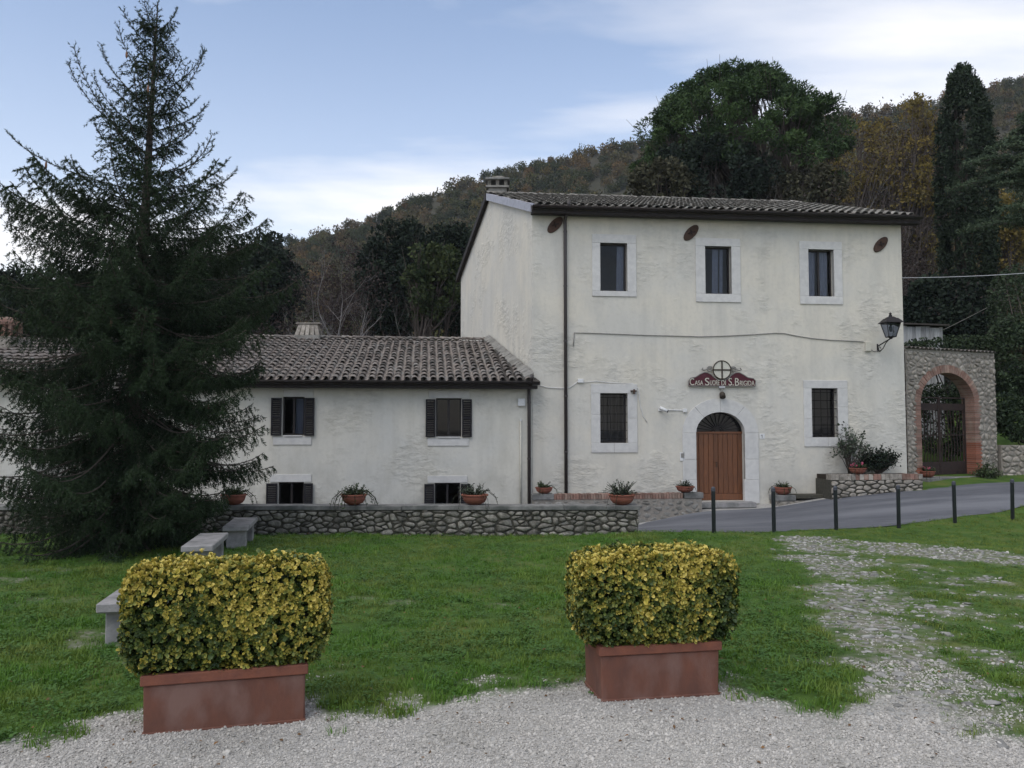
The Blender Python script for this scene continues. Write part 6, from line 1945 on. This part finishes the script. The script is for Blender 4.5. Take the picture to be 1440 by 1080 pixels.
# bare trees: recursive twigs
def bare_tree(name, label, base, H, seed, bark, spread=.55, lv=5, r0=.14, lean=(0, 0), leafm=None):
    pr = random.Random(seed); t = thing(name, label, 'tree', tuple(base), 'bare winter trees behind the annex')
    tk = MB(); tips = []
    def grow(p, d, L_, r_, l):
        n = 4; pts = [p]; rs = [r_]
        for i in range(n):
            d = (d + Vector((pr.gauss(0, .10), pr.gauss(0, .10), pr.gauss(.05, .07)))).normalized()
            pts.append(pts[-1] + d * L_ / n); rs.append(r_ * (1 - .45 * (i + 1) / n))
        tk.tube(pts, rs, 6 if l < 2 else (4 if l < 4 else 3), False)
        if l >= lv: tips.append(pts[-1]); return
        for k in range(pr.choice((3, 3, 4)) if l else 7):
            j = pr.choice((1, 2, 3, 4)) if l else pr.choice((1, 2, 2, 3, 3, 4))
            a = pr.uniform(0, 6.283); o = d.orthogonal().normalized(); o2 = d.cross(o)
            nd = (d * pr.uniform(.55, 1.0) + (o * math.cos(a) + o2 * math.sin(a)) * spread * pr.uniform(.7, 1.4)).normalized()
            grow(pts[j], nd, L_ * pr.uniform(.52, .78), rs[j] * .58, l + 1)
    grow(Vector(base) - Vector((0, 0, .3)), Vector((lean[0], lean[1], 1)).normalized(), H * .42, r0, 0)
    tk.build('trunk', bark, t)
    if leafm:
        rr = np.random.default_rng(seed); c = np.repeat(np.array([tuple(p) for p in tips]), 10, 0) + rr.normal(0, .3, (len(tips) * 10, 3))
        P_, Fq, va = quads(c, .16 * rr.uniform(.5, 1.3, len(c)), .07, rr.uniform(0, 1, len(c)), rr)
        obj('crown', np_mesh('crown', P_, Fq, {'v': va}), leafm, t)
for px, py, Y, sd_, bk, lab, lf, r0 in [
        (462, 318, 40, 51, 'bark_pale', 'pale-trunked bare tree rising behind the annex roof', None, .17),
        (425, 312, 44, 52, 'bark_twig', 'brown bare tree left of the pale-trunked one', 'brown_leaf', .15),
        (500, 330, 46, 53, 'bark_twig', 'brown bare tree right of the pale-trunked one', 'brown_leaf', .15),
        (330, 318, 45, 54, 'bark_twig', 'brown bare tree at the edge of the spruce', 'brown_leaf', .14),
        (1180, 205, 45, 55, 'bark_pale', 'grey bare tree behind the right end of the house roof', 'brown_leaf', .15),
        (1235, 235, 43, 56, 'bark_twig', 'bare twiggy tree between house roof and yellow trees', 'brown_leaf', .14),
        (985, 190, 43, 57, 'bark_pale', 'bare grey tree below the umbrella pine', None, .12),
        (40, 395, 42, 58, 'bark_twig', 'bare tree behind the neighbour house chimney', 'brown_leaf', .14),
        (1300, 330, 39, 59, 'bark_twig', 'bare tree behind the house corner', 'brown_leaf', .12)]:
    b = base_at(px, Y); z = at(px, py, Y).z
    bare_tree('bare_tree', lab, b, (z - b[2]) * 1.02, sd_, M[bk], .55, 5, r0, (0, 0), M[lf] if lf else None)

# cedar at the right edge
def cedar():
    rr = np.random.default_rng(77); Y = 33; x = (1478 - 720) / F * Y; bz = hz(x, Y); top = at(1478, 150, Y).z
    t = thing('cedar_tree', 'cedar with flat layered branches at the end of the garden wall', 'tree', (x, Y, bz))
    tk = MB(); tk.tube([(x, Y, bz - .3), (x + .1, Y, bz + (top - bz) * .5), (x, Y, top)], [.30, .22, .04], 9)
    C, V = [], []
    for k in range(30):
        z = bz + (top - bz) * rr.uniform(.56, .98); f_ = (z - bz) / (top - bz)
        a = rr.uniform(0, 6.283) if k % 3 else math.pi + rr.normal(0, .5)
        L_ = np.interp(f_, [.4, .6, .8, 1], [4.2, 4.0, 3.0, .5]) * rr.uniform(.6, 1.1)
        p = np.array([x, Y, z]); pts = [p]
        for i in range(7):
            e = .22 - .5 * (i / 6) ** 1.5; pts.append(pts[-1] + np.array([math.cos(a) * math.cos(e), math.sin(a) * math.cos(e), math.sin(e)]) * L_ / 7)
        tk.tube([tuple(q) for q in pts], [.07 * (1 - i / 8) + .01 for i in range(8)], 5)
        for i in range(1, 8):
            w = .28 + .55 * math.sin(math.pi * min(1, i / 8 + .1)) * L_ / 4
            m = int(150 * w + 60)
            side = np.array([-math.sin(a), math.cos(a), 0])
            q = pts[i] + side * rr.normal(0, w * .5, (m, 1)) + np.array([math.cos(a), math.sin(a), 0]) * rr.uniform(-.3, .3, (m, 1))
            q[:, 2] += .07 + rr.normal(0, .05, m) - .10 * np.abs(rr.normal(0, 1, m)) * w
            C.append(q)
    tk.build('trunk', M['bark'], t)
    C = np.concatenate(C); n = len(C)
    P_, Fq, va = quads(C, .16 * rr.uniform(.6, 1.3, n), .05, np.clip(rr.normal(.5, .25, n), 0, 1), rr, dirs=np.tile(np.array([0, 0, .3]), (n, 1)))
    obj('crown', np_mesh('crown', P_, Fq, {'v': va}), M['cedar'], t)
cedar()

# ivy and bush over the wall right of the gate
def ivy_mass(name, label, boxes, m, seed, leaf, stemroot, per=2600):
    rr = np.random.default_rng(seed); t = thing(name, label, 'bush', stemroot)
    C = []
    for (c, r_, k) in boxes:
        C.append(np.array(c) + ball(rr, k, .6) * np.array(r_))
    C = np.concatenate(C); n = len(C)
    nz = fbm(C[:, 0] + C[:, 1], C[:, 2], 1.6, seed)
    C = C[nz > .36]; n = len(C)
    L_ = leaf * rr.uniform(.6, 1.4, n)
    P_, Fq, va = quads(C, L_, L_ * .7, np.clip(rr.normal(.4, .28, n), 0, 1), rr, dirs=np.tile(np.array([0, -.5, -.3]), (n, 1)))
    obj('foliage', np_mesh('foliage', P_, Fq, {'v': va}), m, t)
    st = MB()
    for i in range(18):
        e = C[rr.integers(0, n)]; st.tube([stemroot, tuple((np.array(stemroot) * .5 + e * .5) + rr.normal(0, .2, 3)), tuple(e)], [.04, .025, .008], 5)
    st.build('stems', M['bark'], t)
g1 = at(1425, 500, 27.0); g2 = at(1450, 590, 26.6); g3 = at(1440, 430, 29); g4 = at(1408, 560, 26.4); g5 = at(1500, 520, 27.5)
ivy_mass('ivy_bush', 'dark ivy and evergreen bush spilling over the retaining wall', [(g1, (.95, .8, 1.5), 7000), (g2, (1.3, .6, .85), 6000), (g3, (1.3, 1.2, 1.6), 7000), (g4, (.45, .4, .9), 2600), (g5, (1.5, 1.2, 2.2), 7000)], M['ivy'], 5, .10, RWP.pt(1.5, rz1 - .1, -.35))
h1 = at(1340, 500, 29.5)
ivy_mass('garden_bush', 'green bushes behind the tiled coping of the gate wall', [(at(1345, 487, 28.5), (2.0, .8, .42), 5000), (at(1330, 590, 27.6), (1.6, .5, 1.3), 7000)], M['ivy'], 9, .10, (h1.x, h1.y, hz(h1.x, h1.y)))
# weeds at the wall foot and by the bollards
for px, py, Y, lab, k in [(1388, 664, 25.2, 'small green weed clump at the foot of the gate wall', .38)]:
    p = at(px, py, Y); z = hz(p.x, p.y)
    shrub((p.x, p.y, z - .03), .26, k, 24, lab, M['potleaf'], int(px), True, .07)

# shed of pale boards above the gate wall
sp0 = at(1275, 487, 31); sp1 = at(1326, 486, 31.4)
SHP = Plane(sp0, sp1)
shed = thing('garden_shed', 'small shed of pale weathered boards behind the gate wall', 'shed', (sp0.x + .7, sp0.y, hz(sp0.x, sp0.y)))
sz0 = hz(sp0.x, sp0.y) - .2; sz1 = SHP.uv(1300, 459)[1]
u = -.6; i = 0
while u < SHP.L:
    w_ = random.uniform(.16, .26)
    MB().pbox(SHP, u, min(u + w_, SHP.L), sz0, sz1 + random.uniform(-.05, .02), -.03, random.uniform(0, .015)).build('board', M['board'], shed)
    u += w_ + .012
MB().pbox(SHP, -.7, SHP.L + .15, sz1 + .03, sz1 + .09, -2.0, .2).build('roof', M['tile_under'], shed)
MB().pbox(SHP, -.6, SHP.L, sz0, sz1, -1.9, -.1).build('frame', M['eave'], shed)

# overhead wires
def wire(p, q, sag, r_, m, label):
    p, q = Vector(p), Vector(q)
    pts = [p.lerp(q, i / 16) - Vector((0, 0, sag * 4 * (i / 16) * (1 - i / 16))) for i in range(17)]
    tag(MB().tube(pts, r_, 5).build('overhead_wire', m, None, True), label, 'wire')
e0 = MP.pt(ML - .02, MP.uv(1270, 391)[1], .02)
wire(e0, at(1700, 352, 27), .22, .011, M['cable_white'], 'pale overhead cable running from the house corner past the cypress')
wire(at(1322, 466, 30.9), at(1560, 330, 30), .15, .007, M['cable'], 'thin dark wire rising from the shed past the cedar')

# ------------------------------------------------------------------ woods on the hill
def canopy(seed, n=300):
    rr = np.random.default_rng(seed); k = 16
    cl = ball(rr, k, .4) * np.array([.75, .75, .7]); cl[:, 2] = np.abs(cl[:, 2]) * 1.1 - .1
    ci = rr.integers(0, k, n); off = ball(rr, n, .5) * .42
    c = cl[ci] + off
    P_, Fq, va = quads(c, .22 * rr.uniform(.6, 1.4, n), .15, np.clip(rr.normal(.5, .25, n), 0, 1), rr, dirs=unit(off))
    return np_mesh('canopy', P_, Fq, {'v': va})
def wood_mat():
    m = bpy.data.materials.new('hill_wood'); m.use_nodes = True
    t = m.node_tree; n = t.nodes; L = t.links; b = n['Principled BSDF']; b.inputs['Roughness'].default_value = .9; b.inputs['Specular IOR Level'].default_value = .1
    oi = n.new('ShaderNodeObjectInfo'); r_ = n.new('ShaderNodeValToRGB'); r_.color_ramp.interpolation = 'LINEAR'
    stops = [(0, (.026, .036, .016)), (.30, (.045, .054, .020)), (.50, (.070, .068, .026)), (.70, (.088, .072, .034)), (.88, (.105, .074, .034)), (.97, (.13, .075, .026)), (1, (.12, .095, .03))]
    e = r_.color_ramp.elements
    while len(e) < len(stops): e.new(.5)
    for i, (p, c) in enumerate(stops): e[i].position = p; e[i].color = (*c, 1)
    L.new(oi.outputs['Random'], r_.inputs[0])
    a = n.new('ShaderNodeAttribute'); a.attribute_name = 'v'; mr = n.new('ShaderNodeMapRange'); mr.inputs[3].default_value = .55; mr.inputs[4].default_value = 1.35
    L.new(a.outputs['Fac'], mr.inputs[0]); h = n.new('ShaderNodeHueSaturation'); L.new(mr.outputs[0], h.inputs['Value']); L.new(r_.outputs[0], h.inputs['Color'])
    L.new(h.outputs[0], b.inputs['Base Color'])
    return m
M['wood_hill'] = wood_mat()
CAN = [source('canopy', canopy(i), M['wood_hill']) for i in range(8)]
k = 8500
yy = 62 + (300 - 62) * rng.uniform(0, 1, k) ** .85
pxx = rng.uniform(-250, 1750, k)
xx = (pxx - 720) / F * yy
zz = hill(xx, yy)
sc = rng.uniform(1.1, 2.7, k) * np.interp(yy, [60, 300], [.9, 1.2])
scatter('hill_woods', np.stack([xx, yy, zz + sc * .35], 1), np.stack([np.zeros(k), np.zeros(k), rng.uniform(0, 6.28, k)], 1), np.stack([sc, sc, sc * rng.uniform(.9, 1.5, k)], 1), rng.integers(0, 8, k), CAN, 'mixed autumn woodland covering the hillside', 'woods')
# undergrowth on the slope; its dark leaf colour stands in for dense shade
UND = [source('undergrowth_bush', canopy(30 + i, 380), M['dark_leaf']) for i in range(4)]
k = 420
yy = rng.uniform(39, 62, k); xx = (rng.uniform(-150, 1560, k) - 720) / F * yy
sc = rng.uniform(.9, 2.0, k); zz = hill(xx, yy)
scatter('undergrowth', np.stack([xx, yy, zz + sc * .3], 1), np.stack([np.zeros(k), np.zeros(k), rng.uniform(0, 6.28, k)], 1), sc, rng.integers(0, 4, k), UND, 'dark undergrowth on the slope behind the houses', 'undergrowth')

# ------------------------------------------------------------------ evening air
hb_ = MB(); hb_.box(-640, 640, -330, 930, -45, 175)
hm = bpy.data.materials.new('air'); hm.use_nodes = True
n_ = hm.node_tree.nodes; n_.remove(n_['Principled BSDF'])
pv = n_.new('ShaderNodeVolumePrincipled'); pv.inputs['Color'].default_value = (.82, .88, 1.0, 1); pv.inputs['Density'].default_value = .0002
hm.node_tree.links.new(pv.outputs[0], n_['Material Output'].inputs['Volume'])
tag(hb_.build('haze', hm), 'thin evening haze over the valley', 'haze', None, 'stuff')
